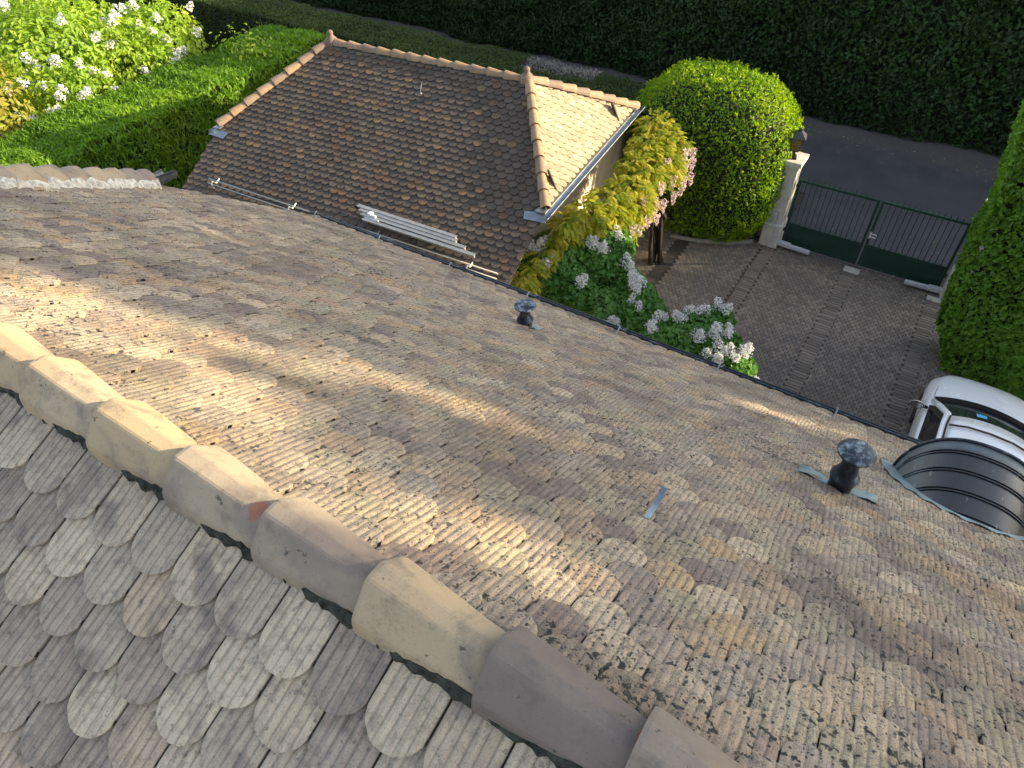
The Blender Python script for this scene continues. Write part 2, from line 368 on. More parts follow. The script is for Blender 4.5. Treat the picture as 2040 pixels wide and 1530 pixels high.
# front slope outline: hip from (RL,0) to (-5.42, y 2.80), verge to (-4.62, y 3.83)... then the eave
hx, hb = -7.08, rb(3.62); vx, vb_ = -7.04, rb(EAVE)
def half(p, q):      # half plane through p,q keeping the right side (towards +a)
    da, db = q[0]-p[0], q[1]-p[1]; l = math.hypot(da, db); na, nb = -db/l, da/l
    return (na, nb, na*p[0]+nb*p[1])
H1 = half((RL, 0), (hx, hb)); H2 = half((hx, hb), (vx, vb_))
def ins_main(a, b):
    return b > .04 and b < rb(EAVE)+.02 and H1[0]*a+H1[1]*b < H1[2]+.06 and H2[0]*a+H2[1]*b < H2[2]+.05
mb = MB()
mb.add([rp(RL, 0, -.02), rp(hx, hb, -.02), rp(vx, vb_, -.02), rp(5, rb(EAVE), -.02), rp(5, 0, -.02)], [(0, 1, 2, 3, 4)])
rO = O; rED = Vector((0, -cR, -sR)); rEN = Vector((0, -sR, cR))
def rr(a, b, n=0.0): return O+EX*a+rED*b+rEN*n
mb.add([rr(RL, 0, -.02), rr(hx, hb, -.02), rr(vx-.7, rb(EAVE), -.02), rr(5, rb(EAVE), -.02), rr(5, 0, -.02)], [(0, 1, 2, 3, 4)])
mb.add([rp(RL, 0, -.02), rp(hx, hb, -.02), rr(hx, hb, -.02)], [(0, 1, 2)])
mb.build('roof_underlay', M_UNDER, house)
tile_field('front_roof_slope', T_MAIN, O, EX, ED, EN, ins_main, [H1, H2, (0, -1, -.02)], -7.6, 5.0, .15, rb(EAVE)+.02, w=.1645, e=.142, L=.30, th=.021, rib=.0038, tilt=.045, ph=.04, parent=house, seed=5, jit=1.2)
tile_field('rear_roof_slope', T_REAR, O, EX, rED, rEN, lambda a, b: a > -5+b*.2, [(0, -1, -.02)], -4.6, 1.4, .315, 2.9, w=.174, e=.14, L=.30, tilt=.047, th=.022, ph=-.037, parent=house, seed=9, jit=.8, rib=.0048, curve=.078)
cover_tiles('ridge_tile', M_RIDGE, (-4.63, RY-.019, RZ-.040), (3.1, RY-.019, RZ-.040), None, .096, .104, .352, house, seed=17, flare=1.12, tones=[.5, .6, .4, .7, .5, .8, .6, .55, .85, .38, .33, .62, .02, .2, .5, .6, .4, .7, .5, .5, .6, .5])
mortar('ridge_mortar', M_MORTAR, (-4.4, RY-.104, RZ-.030), (3.1, RY-.104, RZ-.030), (0, -1, -.55), .017, .014, house, 2, 400)
mortar('ridge_mortar', M_MORTAR2, (-4.4, RY+.07, RZ-.05), (3.1, RY+.07, RZ-.05), (0, 1, -.72), .03, .012, house, 3, 400)
hc = rp(hx, hb)
cover_tiles('hip_tile', M_RIDGE, hc+Vector((.03, -.03, .05)), (RL, RY, RZ), None, .13, .12, .36, house, seed=4, flare=1.12)
mortar('hip_mortar', M_MORTAR2, rp(RL+.13, 0, .03), rp(hx+.16, hb, .04), (.9, .3, 0), .05, .06, house, 5, 60)
mb = MB()      # open end of the zinc gutter under the half hip
ang = [math.pi+math.pi*i/10 for i in range(11)]; gx0, gz0 = hx+.02, hc.z+.06
vs = [(gx0+.10*math.cos(t), 3.90+.03*math.cos(t), gz0+.10*math.sin(t)) for t in ang]+[(gx0+.10*math.cos(t), -2.4, gz0+.10*math.sin(t)) for t in ang]
vs += [(gx0+.15, 3.88, gz0+.05), (gx0+.14, 3.50, gz0+.10)]
mb.add(vs, [(i, i+1, i+12, i+11) for i in range(10)]+[(10, 22, 23, 21)])
o = mb.build('half_hip_gutter', m_zinc('old_zinc', (.10, .115, .13), .5, (.3, .33, .35), .4), house); sm = o.modifiers.new('solid', 'SOLIDIFY'); sm.thickness = .006
# walls
mb = MB(); mb.box((-1.3, .45, 1.95), (10.6, 9.7, 3.9)); mb.build('house_wall', M_RENDER, house)
# gutter and snow guard along the eave
GY, GZ = EAVE+.085, RZ-math.tan(PT)*(EAVE-RY)-.045
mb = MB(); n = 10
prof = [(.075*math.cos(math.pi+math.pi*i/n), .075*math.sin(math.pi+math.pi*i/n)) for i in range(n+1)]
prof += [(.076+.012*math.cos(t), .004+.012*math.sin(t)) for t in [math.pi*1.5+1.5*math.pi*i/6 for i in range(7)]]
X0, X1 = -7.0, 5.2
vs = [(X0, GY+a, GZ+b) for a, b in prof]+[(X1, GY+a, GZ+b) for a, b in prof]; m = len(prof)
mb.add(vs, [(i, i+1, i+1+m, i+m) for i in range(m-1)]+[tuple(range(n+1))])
M_GUT = m_plain('gutter_shaded_dark', (.020, .024, .032), .5, .2, .3)  # near-black stands in for the deep shade inside the gutter
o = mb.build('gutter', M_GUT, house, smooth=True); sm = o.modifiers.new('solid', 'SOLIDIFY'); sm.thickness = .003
mb = MB(); bE = rb(EAVE)
mb.box((-.9, GY-.07, GZ-.07), (12.2, .02, .14)); mb.build('fascia_board', M_ZINC, house)
mb = MB(); mb.tube([(-7.0, GY-.085, GZ+.045), (5.1, GY-.085, GZ+.045)], .021, 8); mb.build('eave_flashing', M_ZINC, house, smooth=True)
rail = MB(); rail.tube([rp(-7.0, bE-.20, .085), rp(-1.2, bE-.20, .08), rp(5, bE-.20, .085)], .012, 8)
ro = rail.build('snow_guard', M_PIPE, house, smooth=True)
for a in (-6.9, -5.75, -4.60, -3.45, -2.25, -1.08, .14, 1.3, 2.5):
    bk = MB(); bk.tube([rp(a, bE-.34, .02), rp(a, bE-.23, .035), rp(a, bE-.20, .115), rp(a, bE-.15, .085), rp(a, bE-.04, .07), (a, GY+.08, GZ+.03)], .009, 6)
    bk.build('bracket', M_ZINC, ro, smooth=True)
# roof vents
def vent(a, y, s, k=1.0):
    p = rp(a, rb(y), 0); b = empty('x', (0, 0, 0)) if False else None
    mb = MB(); q = (p.x, p.y, p.z-.04)
    mb.lathe([(.070*s, -.05), (.066*s, .09*s), (.070*s, .125*s), (.079*s, .150*s), (.081*s, .158*s), (.079*s, .165*s), (.062*s, .185*s), (.050*s, .225*s), (.049*s, .26*s), (.058*s, .295*s), (.066*s, .314*s)], q, 24); mb.v = [(q[0]+(x-q[0])*k, q[1]+(y_-q[1])*k, z) for x, y_, z in mb.v]
    v = mb.build('vent_pipe', M_PIPE, house, smooth=True)
    mb = MB(); mb.lathe([(.06*s, .312*s), (.098*s, .318*s), (.103*s, .322*s), (.099*s, .329*s), (.08*s, .336*s), (.045*s, .344*s), (.006, .347*s)], q, 28); mb.v = [(q[0]+(x-q[0])*k, q[1]+(y_-q[1])*k, z) for x, y_, z in mb.v]
    mb.build('vent_cap', m_vent, v, smooth=True)
    return v
m_vent = m_zinc('vent_cap_metal', (.04, .05, .065), .45, (.36, .42, .47), .8, 18)
v1 = vent(-2.53, 4.06, .95)
v2 = vent(.26, 3.06, 1.26, .80)
def flash(a, b, w, h, parent, seed, th=.024):
    g = random.Random(seed); mb = MB(); nx, ny = 8, 6; vs = []
    for j in range(ny+1):
        for i in range(nx+1): vs.append(rp(a+w*(i/nx-.5), b+h*(j/ny-.5), th+.008*math.sin(i*1.9+j)+.004*g.random()))
    mb.add(vs, [(j*(nx+1)+i, j*(nx+1)+i+1, (j+1)*(nx+1)+i+1, (j+1)*(nx+1)+i) for j in range(ny) for i in range(nx)])
    o = mb.build('flashing', M_LEAD, parent, smooth=True); sm = o.modifiers.new('solid', 'SOLIDIFY'); sm.thickness = .004
flash(.25, rb(3.10), .46, .20, v2, 1, .040); flash(-2.50, rb(4.08), .20, .2, v1, 2, .042)
# steel roof hook
mb = MB(); pts = [(.0, .03), (.05, .040), (.10, .062), (.145, .10), (.165, .125)]; vs = []
for bb, h in pts:
    for s_ in (-.012, .012): vs.append(rp(-.40+s_, rb(1.47)+bb*.85, h+.02))
for bb, h in pts:
    for s_ in (-.012, .012): vs.append(rp(-.40+s_, rb(1.47)+bb*.85-.003, h+.016))
fs = [(2*i, 2*i+1, 2*i+3, 2*i+2) for i in range(4)]+[(10+2*i, 10+2*i+2, 10+2*i+3, 10+2*i+1) for i in range(4)]+[(2*i, 2*i+2, 12+2*i, 10+2*i) for i in range(4)]+[(2*i+1, 11+2*i, 13+2*i, 2*i+3) for i in range(4)]+[(8, 9, 19, 18), (0, 10, 11, 1)]
mb.add(vs, fs); mb.build('roof_hook', M_ZINC, house)
# barrel roofed dormer
DX, DZ, DR, DY, DH = 1.085, 5.17, .455, 4.27, .585
def dcurve(tt, k=0.0):
    c_, s_ = math.cos(tt), math.sin(tt); e_ = 2/2.35
    return DX-(DR+k)*math.copysign(abs(c_)**e_, c_), DZ+(DH+k)*math.copysign(abs(s_)**e_, s_)
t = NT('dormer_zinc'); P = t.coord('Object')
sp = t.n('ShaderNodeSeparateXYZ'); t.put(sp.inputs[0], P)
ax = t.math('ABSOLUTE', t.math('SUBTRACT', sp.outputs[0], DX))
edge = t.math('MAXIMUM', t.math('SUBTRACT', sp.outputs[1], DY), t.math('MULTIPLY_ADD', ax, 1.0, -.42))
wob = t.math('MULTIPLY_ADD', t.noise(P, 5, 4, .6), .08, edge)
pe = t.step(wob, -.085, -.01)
c = t.mix(pe, (.010, .013, .018), (.085, .11, .12))  # dark middle, paler margin: a reflection put into the zinc's colour
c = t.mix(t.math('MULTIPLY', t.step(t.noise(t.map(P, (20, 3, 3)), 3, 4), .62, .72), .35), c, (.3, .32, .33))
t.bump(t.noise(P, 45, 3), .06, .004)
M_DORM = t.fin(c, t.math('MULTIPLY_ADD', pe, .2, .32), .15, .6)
mb = MB(); ny, na = 26, 40; vs = []
ys = [3.2+(DY-3.2)*i/ny for i in range(ny+1)]
for y in ys:
    for j in range(na+1):
        x, z = dcurve(math.pi*j/na); vs.append((x, y, z))
mb.add(vs, [(i*(na+1)+j, i*(na+1)+j+1, (i+1)*(na+1)+j+1, (i+1)*(na+1)+j) for i in range(ny) for j in range(na)])
for ysm in (3.36, 3.385, 3.57, 3.595, 3.77, 3.795, 3.96, 3.985, 4.14, 4.165):       # standing seams
    mb.tube([(*dcurve(math.pi*j/32, .004)[:1], ysm, dcurve(math.pi*j/32, .004)[1]) for j in range(33)], .0055, 6)
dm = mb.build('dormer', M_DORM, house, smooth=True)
mb = MB(); mb.tube([(dcurve(math.pi*j/40, .006)[0], DY, dcurve(math.pi*j/40, .006)[1]) for j in range(41)], .012, 8)
mb.build('dormer_rim', M_PIPE, dm, smooth=True)
mb = MB(); mb.add([(dcurve(math.pi*j/24, -.02)[0], DY-.06, dcurve(math.pi*j/24, -.02)[1]) for j in range(25)]+[(DX+DR, DY-.06, 4.95), (DX-DR, DY-.06, 4.95)], [tuple(range(27))])
mb.build('dormer_window', M_BLACK, dm)
vs = []; seq = []            # sheet flashing where barrel meets the slope
for j in range(61):
    x, z = dcurve(math.pi*j/60); y = RY+(RZ-z)/math.tan(PT)
    if y < DY+.05: seq.append((x, y))
for i, (x, y) in enumerate(seq):
    dx, dy = x-DX, y-4.2; l = math.hypot(dx, dy); k = .02+.075*min(1, abs(dx)/DR)**2
    vs += [rp(x-.015*dx/l, rb(y-.015*dy/l), .050), rp(x+k*dx/l, rb(y+k*dy/l), .046+.006*math.sin(i*1.3))]
mb = MB(); mb.add(vs, [(2*i, 2*i+1, 2*i+3, 2*i+2) for i in range(len(seq)-1)])
o = mb.build('flashing', M_LEAD, dm, smooth=True)

# ------------------------------------------------------------------ outbuilding (half-hipped)
TH = R(5.25)
ob = empty('outbuilding', (-9.13, 10.94, 0), TH, label='low outbuilding with dark brown scale tiles and a sunlit half-hip end', cat='outbuilding')
ox_, oy_ = Vector((math.cos(TH), math.sin(TH), 0)), Vector((-math.sin(TH), math.cos(TH), 0))
PO = R(27.3); cO, sO = math.cos(PO), math.sin(PO); OZ = 4.22; RH = 2.256; HX, HB = 3.72, 2.22/cO; FB = 3.72/cO; VX = 3.62
hz = OZ-2.22*math.tan(PO)
OO = (0, 0, OZ)
q1 = half((-RH, 0), (-HX, HB)); q2 = half((-HX, HB), (-VX-.06, FB))
def mir(h): return (-h[0], h[1], h[2])
q3, q4 = mir(q1), mir(q2)
PL = [q1, q2, q3, q4]
def ins_ob(a, b): return b > .06 and b < FB+.03 and all(p[0]*a+p[1]*b < p[2]+.05 for p in PL)
fd = (0, -cO, -sO); fn = (0, -sO, cO)
tile_field('front_roof_slope', T_OB, OO, (1, 0, 0), fd, fn, ins_ob, PL, -4, 4, .20, FB+.02, w=.184, e=.128, nu=13, ribs=6, parent=ob, seed=21, tilt=.048, rib=.004, th=.024, curve=.085, L=.27)
tile_field('back_roof_slope', T_OB, OO, (1, 0, 0), (0, cO, -sO), (0, sO, cO), lambda a, b: b < HB and ins_ob(a, b), PL, -4, 4, .20, HB, w=.184, e=.128, nu=9, ribs=4, parent=ob, seed=22)
hl = math.hypot(HX-RH, OZ-hz); hd = Vector((HX-RH, 0, hz-OZ)).normalized(); hn = Vector((OZ-hz, 0, HX-RH)).normalized()
for sg, sd in ((1, 31), (-1, 32)):
    hs = half((0, 0), (-2.22, hl)); ht = (-hs[0], hs[1], hs[2])
    tile_field('hip_roof_slope', T_HIP, OO if False else (sg*RH, 0, OZ), (0, sg, 0), (sg*hd.x, 0, hd.z), (sg*hn.x, 0, hn.z),
               lambda a, b: b > .1 and b < hl+.03 and all(p[0]*a+p[1]*b < p[2]+.03 for p in (hs, ht)), [hs, ht], -2.3, 2.3, .17, hl+.04, w=.184, e=.128, nu=13, ribs=6, rib=.0025, th=.024, tilt=.05, curve=.08, parent=ob, seed=sd)
mb = MB()
def op(a, b, n=-.02): return Vector((a, -b*cO-n*0, OZ-b*sO+n))
def opb(a, b, n=-.02): return Vector((a, b*cO, OZ-b*sO+n))
mb.add([op(-RH, 0), op(-HX, HB), op(-VX, FB), op(VX, FB), op(HX, HB), op(RH, 0)], [(0, 1, 2, 3, 4, 5)])
mb.add([opb(-RH, 0), opb(-HX, HB), opb(-VX, FB), opb(VX, FB), opb(HX, HB), opb(RH, 0)], [(0, 1, 2, 3, 4, 5)])
for s_ in (1, -1): mb.add([op(s_*RH, 0), op(s_*HX, HB), opb(s_*HX, HB)], [(0, 1, 2)])
mb.build('roof_underlay', M_UNDER, ob)
mb = MB()
for s_ in (1, -1):
    x0 = s_*(VX-.42)
    mb.add([(x0, -3.4, 0), (x0, 3.4, 0), (x0, 3.4, OZ-3.4*math.tan(PO)-.1), (x0, 2.15, hz-.06), (x0, -2.15, hz-.06), (x0, -3.4, OZ-3.4*math.tan(PO)-.1)], [tuple(range(6))])
for s_ in (1, -1): mb.add([(-VX+.42, s_*3.4, 0), (VX-.42, s_*3.4, 0), (VX-.42, s_*3.4, 2.38), (-VX+.42, s_*3.4, 2.38)], [(0, 1, 2, 3)])
mb.build('outbuilding_wall', M_RENDER, ob)
def obw(v): return v
ct = dict(wid=.088, hgt=.095, prof='round', flare=1.10, over=.05)
def cover_local(name, p0, p1, pitch, seed, mat=M_RIDGE2, **kw):
    k = dict(ct); k.update(kw)
    return cover_tiles(name, mat, p0, p1, None, k['wid'], k['hgt'], pitch, ob, prof=k['prof'], flare=k['flare'], over=k['over'], seed=seed)
cover_local('ridge_tile', (-RH+.1, 0, OZ-.01), (RH-.1, 0, OZ-.01), .355, 41)
for sx in (1, -1):
    for sy in (1, -1): cover_local('hip_tile', (sx*HX, sy*2.22, hz+.03), (sx*(RH+.06), sy*.04, OZ), .345, 42+sx+2*sy)
for s_ in (-1, 1): mortar('ridge_mortar', M_MORTAR, (-RH, s_*.075, OZ-.012), (RH, s_*.075, OZ-.012), (0, s_, -.5), .045, .02, ob, 7+s_, 90)
for sx in (1, -1):
    mortar('hip_mortar', M_MORTAR, (sx*RH, -.08, OZ-.03), (sx*HX-sx*.07, -2.2, hz+.02), (-sx*.85, .0, .0), .06, .02, ob, 12+sx, 50)
    mortar('hip_mortar', M_MORTAR, (sx*RH+sx*.08, 0, OZ-.05), (sx*HX+sx*.03, -2.13, hz+.0), (sx*.3, .8, -.2), .05, .015, ob, 15+sx, 50)
    mortar('hip_mortar', M_MORTAR, (sx*RH+sx*.08, 0, OZ-.05), (sx*HX+sx*.03, 2.13, hz+.0), (sx*.3, -.8, -.2), .05, .015, ob, 18+sx, 50)
    mb = MB()      # three-way cap with a knob
    mb.lathe([(.15, -.12), (.14, -.02), (.12, .05), (.085, .09), (.062, .115), (.055, .14), (.060, .165), (.058, .19), (.042, .215), (.015, .228)], (sx*RH, 0, OZ+.035), 22)
    o = mb.build('finial', M_RIDGE2, ob, smooth=True)
# side gutters of the half hips
for sx in (1, -1):
    mb = MB(); n = 8; prof = [(.07*math.cos(math.pi+math.pi*i/n), .065*math.sin(math.pi+math.pi*i/n)) for i in range(n+1)]
    gx = sx*(HX+.05); vs = [(gx+a, -2.42, hz-.02+b) for a, b in prof]+[(gx+a, 2.42, hz-.02+b) for a, b in prof]
    mb.add(vs, [(i, i+1, i+n+2, i+n+1) for i in range(n)]+[tuple(range(n+1)), tuple(range(2*n+1, n, -1))])
    mb.box((gx-sx*.075, 0, hz-.09), (.02, 4.3, .16)); mb.tube([(gx+sx*.07, -2.42, hz-.02), (gx+sx*.07, 2.42, hz-.02)], .011, 6)
    o = mb.build('half_hip_gutter', M_ZINC, ob); sm = o.modifiers.new('solid', 'SOLIDIFY'); sm.thickness = .004
    mb = MB(); mb.add([(sx*(HX+.02), -2.30, hz+.02), (sx*(HX-.34), -2.36, hz-.005), (sx*(HX-.30), -2.49, hz-.075), (sx*(HX+.11), -2.46, hz-.07)], [(0, 1, 2, 3)])
    mb.box((sx*(HX-.06), -2.30, hz+.045), (.16, .13, .012)); o = mb.build('flashing', M_ZINC, ob); sm = o.modifiers.new('solid', 'SOLIDIFY'); sm.thickness = .012
# two tiles set on edge above the sunlit gutter as snow stops
for yy in (-1.60, 1.40):
    mb = MB(); n = 12; prof = [(-.085, 0)]+[(-.085*math.cos(math.pi*i/n), .30+.085*math.sin(math.pi*i/n)) for i in range(n+1)]+[(.085, 0)]
    D_ = Vector((-.45, .05, .89)).normalized(); W_ = Vector((.62, -.72, .35)); W_ = (W_-D_*W_.dot(D_)).normalized(); N_ = D_.cross(W_); B_ = Vector((HX-.10, yy, hz+.06)); m = len(prof)
    vs = [B_+W_*a_+D_*b_+N_*s_ for s_ in (-.009, .009) for a_, b_ in prof]
    mb.add(vs, [tuple(range(m)), tuple(range(2*m-1, m-1, -1))]+[(i, (i+1) % m, (i+1) % m+m, i+m) for i in range(m)])
    mb.build('raised_tile', T_HIP, ob)
# verge boards
# snow rail above the eave with brackets
mb = MB(); yr = -3.34; zr = OZ+yr*math.tan(PO)
def of(x, y, n=0): return Vector((x, y-n*sO, OZ+y*math.tan(PO)+n*cO))
mb.tube([of(-3.12, -3.30, .11), of(3.46, -3.46, .11)], .013, 8); mb.tube([of(-3.12, -3.37, .07), of(3.46, -3.53, .07)], .013, 8)
sr = mb.build('snow_guard', m_plain('rail_metal', (.26, .26, .25), .5, .4), ob, smooth=True)
for x in (-2.96, -1.0, .95, 2.9):
    bk = MB(); y0 = -3.37-.024*(x+3); bk.tube([of(x, y0+.16, .03), of(x, y0+.05, .05), of(x, y0+.02, .15), of(x, y0-.03, .12), of(x, y0-.05, .03)], .014, 6); bk.build('bracket', M_ALU, sr)
mb = MB(); mb.tube([of(.33, -.66, .03), of(.33, -.70, .05), of(.33, -.58, .16), of(.33, -.56, .2)], .007, 6); mb.build('roof_hook', M_ZINC, ob)

# ladder stored on the outbuilding roof
lad = empty('ladder', tuple(Vector((-9.13, 10.94, 0))+ox_*1.6+oy_*(-3.3)+Vector((0, 0, 2.7))), TH, label='folded aluminium ladder lying along the snow rail of the dark tiled roof', cat='ladder')
Lo = Vector((1.6, -3.3, 2.7))
def lp(x, y, n): return of(x, y, n)-Lo
for i, (x0, x1, yy, nn) in enumerate(((.30, 2.45, -3.03, .10), (.42, 2.50, -3.10, .125), (.52, 2.72, -3.17, .15), (.62, 2.96, -3.25, .175))):
    mb = MB(); ya = yy-.028*(x0-.3); ybb = yy-.028*(x1-.3)
    a, b = lp(x0, ya, nn), lp(x1, ybb, nn); c0 = (a+b)/2; d = (b-a); ll = d.length; d.normalize()
    nrm = Vector((0, -sO, cO)); sd = nrm.cross(d).normalized(); nn2 = d.cross(sd)
    M_ = Matrix((d, sd, nn2)).transposed().to_4x4()
    mb.box(c0, (ll, .026, .068), M=M_); mb.box(c0+sd*.03, (ll, .05, .004), M=M_); mb.build('stile', M_ALU, lad)
    for k in range(8):
        p = a.lerp(b, (k+.5)/8); mb = MB(); mb.tube([p-sd*.017, p+sd*.014], .010, 8); mb.build('rung', M_BLACK, lad)
mb = MB(); mb.box(lp(.30, -3.03, .10), (.05, .05, .085)); mb.build('end_cap', M_BLACK, lad)
mb = MB(); mb.box(lp(.72, -3.14, .17), (.07, .1, .09)); mb.box(lp(.80, -3.16, .19), (.10, .04, .05)); mb.tube([lp(.62, -3.20, .16), lp(.95, -3.22, .2)], .014); mb.build('hinge_lock', M_GREYPL, lad)

# ------------------------------------------------------------------ ground, drive, road
def sheet(name, poly, z, mat, kind='structure', **k):
    mb = MB(); mb.add([(x, y, z) for x, y in poly], [tuple(range(len(poly)))]); return mb.build(name, mat, kind=kind, **k)
t = NT('soil'); n = t.noise(t.coord(), 4, 8, .7); t.bump(t.noise(t.coord(), 30, 5), .8, .03)
M_SOIL = t.fin(t.ramp(n, [(.3, (.03, .023, .016)), (.6, (.07, .053, .037)), (.8, (.11, .085, .06))]), .95)
sheet('ground', [(-120, -60), (120, -60), (120, 140), (-120, 140)], -.03, M_SOIL)
t = NT('asphalt'); P = t.coord(); n = t.noise(P, .8, 5, .6); f = t.noise(P, 90, 3, .7)
c = t.ramp(n, [(.3, (.040, .042, .048)), (.7, (.065, .066, .072))]); c = t.mix(t.math('MULTIPLY', t.step(f, .55, .7), .4), c, (.11, .11, .11))
lf = t.noise(P, 14, 2, .5); sp = t.n('ShaderNodeSeparateXYZ'); t.put(sp.inputs[0], P)
c = t.mix(t.math('MULTIPLY', t.step(lf, .70, .73), .6), c, (.16, .11, .07))
c = t.mix(t.math('MULTIPLY', t.step(t.math('MULTIPLY_ADD', t.noise(P, 1.6, 4), 1.6, sp.outputs[1]), 20.9, 22.2), .55), c, (.105, .095, .085))
t.bump(f, .4, .006); M_ASPH = t.fin(c, .85)
sheet('road', [(-60, 17.6), (40, 17.6), (40, 24.5), (-60, 24.5)], -.004, M_ASPH)
sheet('gate_apron', [(-2.4, 15.0), (1.4, 15.0), (1.4, 17.7), (-2.4, 17.7)], .0, M_ASPH)
t = NT('joint_sand'); M_JOINT = t.fin(t.ramp(t.noise(t.coord(), 12, 5), [(.3, (.028, .025, .022)), (.7, (.060, .052, .046))]), .95)
sheet('driveway', [(-7.2, 4.2), (3.6, 4.2), (3.6, 15.02), (-7.2, 15.02)], .006, M_JOINT)
t = NT('paver'); r, g, b, a = t.attr(); P = t.coord(); n = t.noise(P, .9, 4, .6)
c = t.ramp(r, [(0, (.12, .102, .089)), (.5, (.165, .14, .121)), (1, (.21, .175, .15))])
c = t.mix(t.math('MULTIPLY', t.step(n, .42, .68), .55), c, (.105, .093, .085))
c = t.mix(t.math('MULTIPLY', t.step(t.noise(P, 60, 3, .7), .55, .7), .35), c, (.26, .22, .19))
t.bump(t.noise(P, 120, 3, .7), .3, .004); M_PAVE = t.fin(c, .85, 0, .3)
strips = (-.60, -2.43, 1.17, -4.26)
def pavers():
    V = []; F = []; RN = []; g = np.random.default_rng(5)
    hx_, hy_ = .0415, .052        # elongated octagons in honeycomb bond
    def put(cx, cy, pts, h):
        o = len(V); c = np.array([cx, cy]); tl = (g.random(2)-.5)*.03; r = [g.random(), g.random(), g.random(), 1]
        for s_, z in ((1.0, -.006), (.97, .006), (.86, .010)):
            for p in pts:
                q = p*s_; V.append((cx+q[0], cy+q[1], h+z+q[0]*tl[0]+q[1]*tl[1])); RN.append(r)
        m = len(pts)
        for k in range(2):
            for i in range(m): F.append((o+k*m+i, o+k*m+(i+1) % m, o+(k+1)*m+(i+1) % m, o+(k+1)*m+i))
        if m == 8: 
            b = o+16; F.append((b, b+1, b+2, b+3)); F.append((b, b+3, b+4, b+7)); F.append((b+4, b+5, b+6, b+7))
        else: F.append((o+8, o+9, o+10, o+11))
    octo = np.array([(.5, -.25), (.5, .25), (.27, .5), (-.27, .5), (-.5, .25), (-.5, -.25), (-.27, -.5), (.27, -.5)])
    pw, ph = .098, .098
    row = 0; y = 5.6
    while y < 14.93:
        x = -6.9+(pw/2 if row % 2 else 0)
        while x < 3.3:
            if not any(abs(x-s_) < .160 for s_ in strips):
                bed = (x < -1.0 and y < 9.6-.62*(x+1.0)-(.25*math.sin(x*2))) and x > -7.2 and y > 6.6
                if not (x < -5.45 and y > 7) and not bed: put(x, y, octo*np.array([pw*.91, ph*.99]), .012)
            x += pw
        row += 1; y += ph*.80
    y = 5.6
    while y < 14.9:
        for s_ in strips[:3]:
            bed = s_ < -1 and y < 9.8-.62*(s_+1.0)
            if bed: continue
            put(s_+(g.random()-.5)*.02, y, np.array([(.5, -.5), (.5, .5), (-.5, .5), (-.5, -.5)])*np.array([.285, .076]), .016)
        y += .086
    me = npmesh('paving', V, F, RN); return link('paving', me, M_PAVE, kind='structure')
pavers()
for (x0, x1, y0, y1), lb in zip(((-.75, -.42, 14.68, 14.90), (1.02, 1.30, 14.55, 14.72)), ('pale concrete pad let into the paving where the two gate leaves meet', 'pale concrete pad in the paving below the gate end nearest the tall hedge')):
    mb = MB(); mb.box(((x0+x1)/2, (y0+y1)/2, .02), (x1-x0, y1-y0, .024)); mb.build('threshold_pad', M_STONE, label=lb, cat='paving slab', group='concrete pads at the gate', bevel=.006)
# soil bed beside the drive
mb = MB(); vs = []; edge_pts = []
for i in range(30):
    x = -7.2+6.5*i/29; edge_pts.append((x, min(12.8, 9.6-.62*(x+1.0)-.25*math.sin(x*2))))
mb.add([(x, 6.0, .02) for x, y in edge_pts]+[(x, y, .02) for x, y in edge_pts], [(i, i+1, i+31, i+30) for i in range(29)])
mb.build('planting_bed', M_SOIL, kind='structure')
# stone kerb at the foot of the clipped bush
mb = MB(); mb.tube([(-4.6, 13.98, .0), (-3.9, 14.12, .02), (-3.3, 14.38, .03), (-2.85, 14.72, .035)], .06, 8); mb.build('kerb', m_plain('kerb_stone', (.20, .19, .17), .9, 0, .3, 9), label='low curved stone kerb under the round clipped bush', cat='kerb')

g = np.random.default_rng(77); n = 420; k = g.random(n)
LX = np.where(k < .45, g.uniform(-6, 3, n), g.uniform(-3, 1.6, n)); LY = np.where(k < .45, 21.6-np.abs(g.normal(size=n))*.5, np.where(k < .7, 14.75-np.abs(g.normal(size=n))*.35, g.uniform(9, 17.5, n)))
LZ = np.where(LY > 17.6, .006, np.where(LY > 15.0, .010, .036)); Vl = []; Fl = []
for i in range(n):
    a_ = g.random()*6.28; s_ = .02+.03*g.random(); d_ = np.array([math.cos(a_), math.sin(a_)]); e2 = np.array([-d_[1], d_[0]])*.4
    for q, zz in ((-d_, 0), (e2, .006), (d_, .003), (-e2, .006)): Vl.append((LX[i]+q[0]*s_, LY[i]+q[1]*s_, LZ[i]+zz))
    Fl.append((4*i, 4*i+1, 4*i+2, 4*i+3))
t = NT('dry_leaf'); r, g_, b_, a_ = t.attr(); M_DRY = t.fin(t.ramp(r, [(0, (.10, .06, .03)), (.5, (.22, .15, .08)), (1, (.35, .28, .16))]), .8)
link('fallen_leaves', npmesh('fallen_leaves', Vl, Fl, np.repeat(np.stack([g.random(n)]*3+[np.ones(n)], 1), 4, 0)), M_DRY, label='dry leaves scattered over the road edge and the paving', cat='leaf litter', kind='stuff')
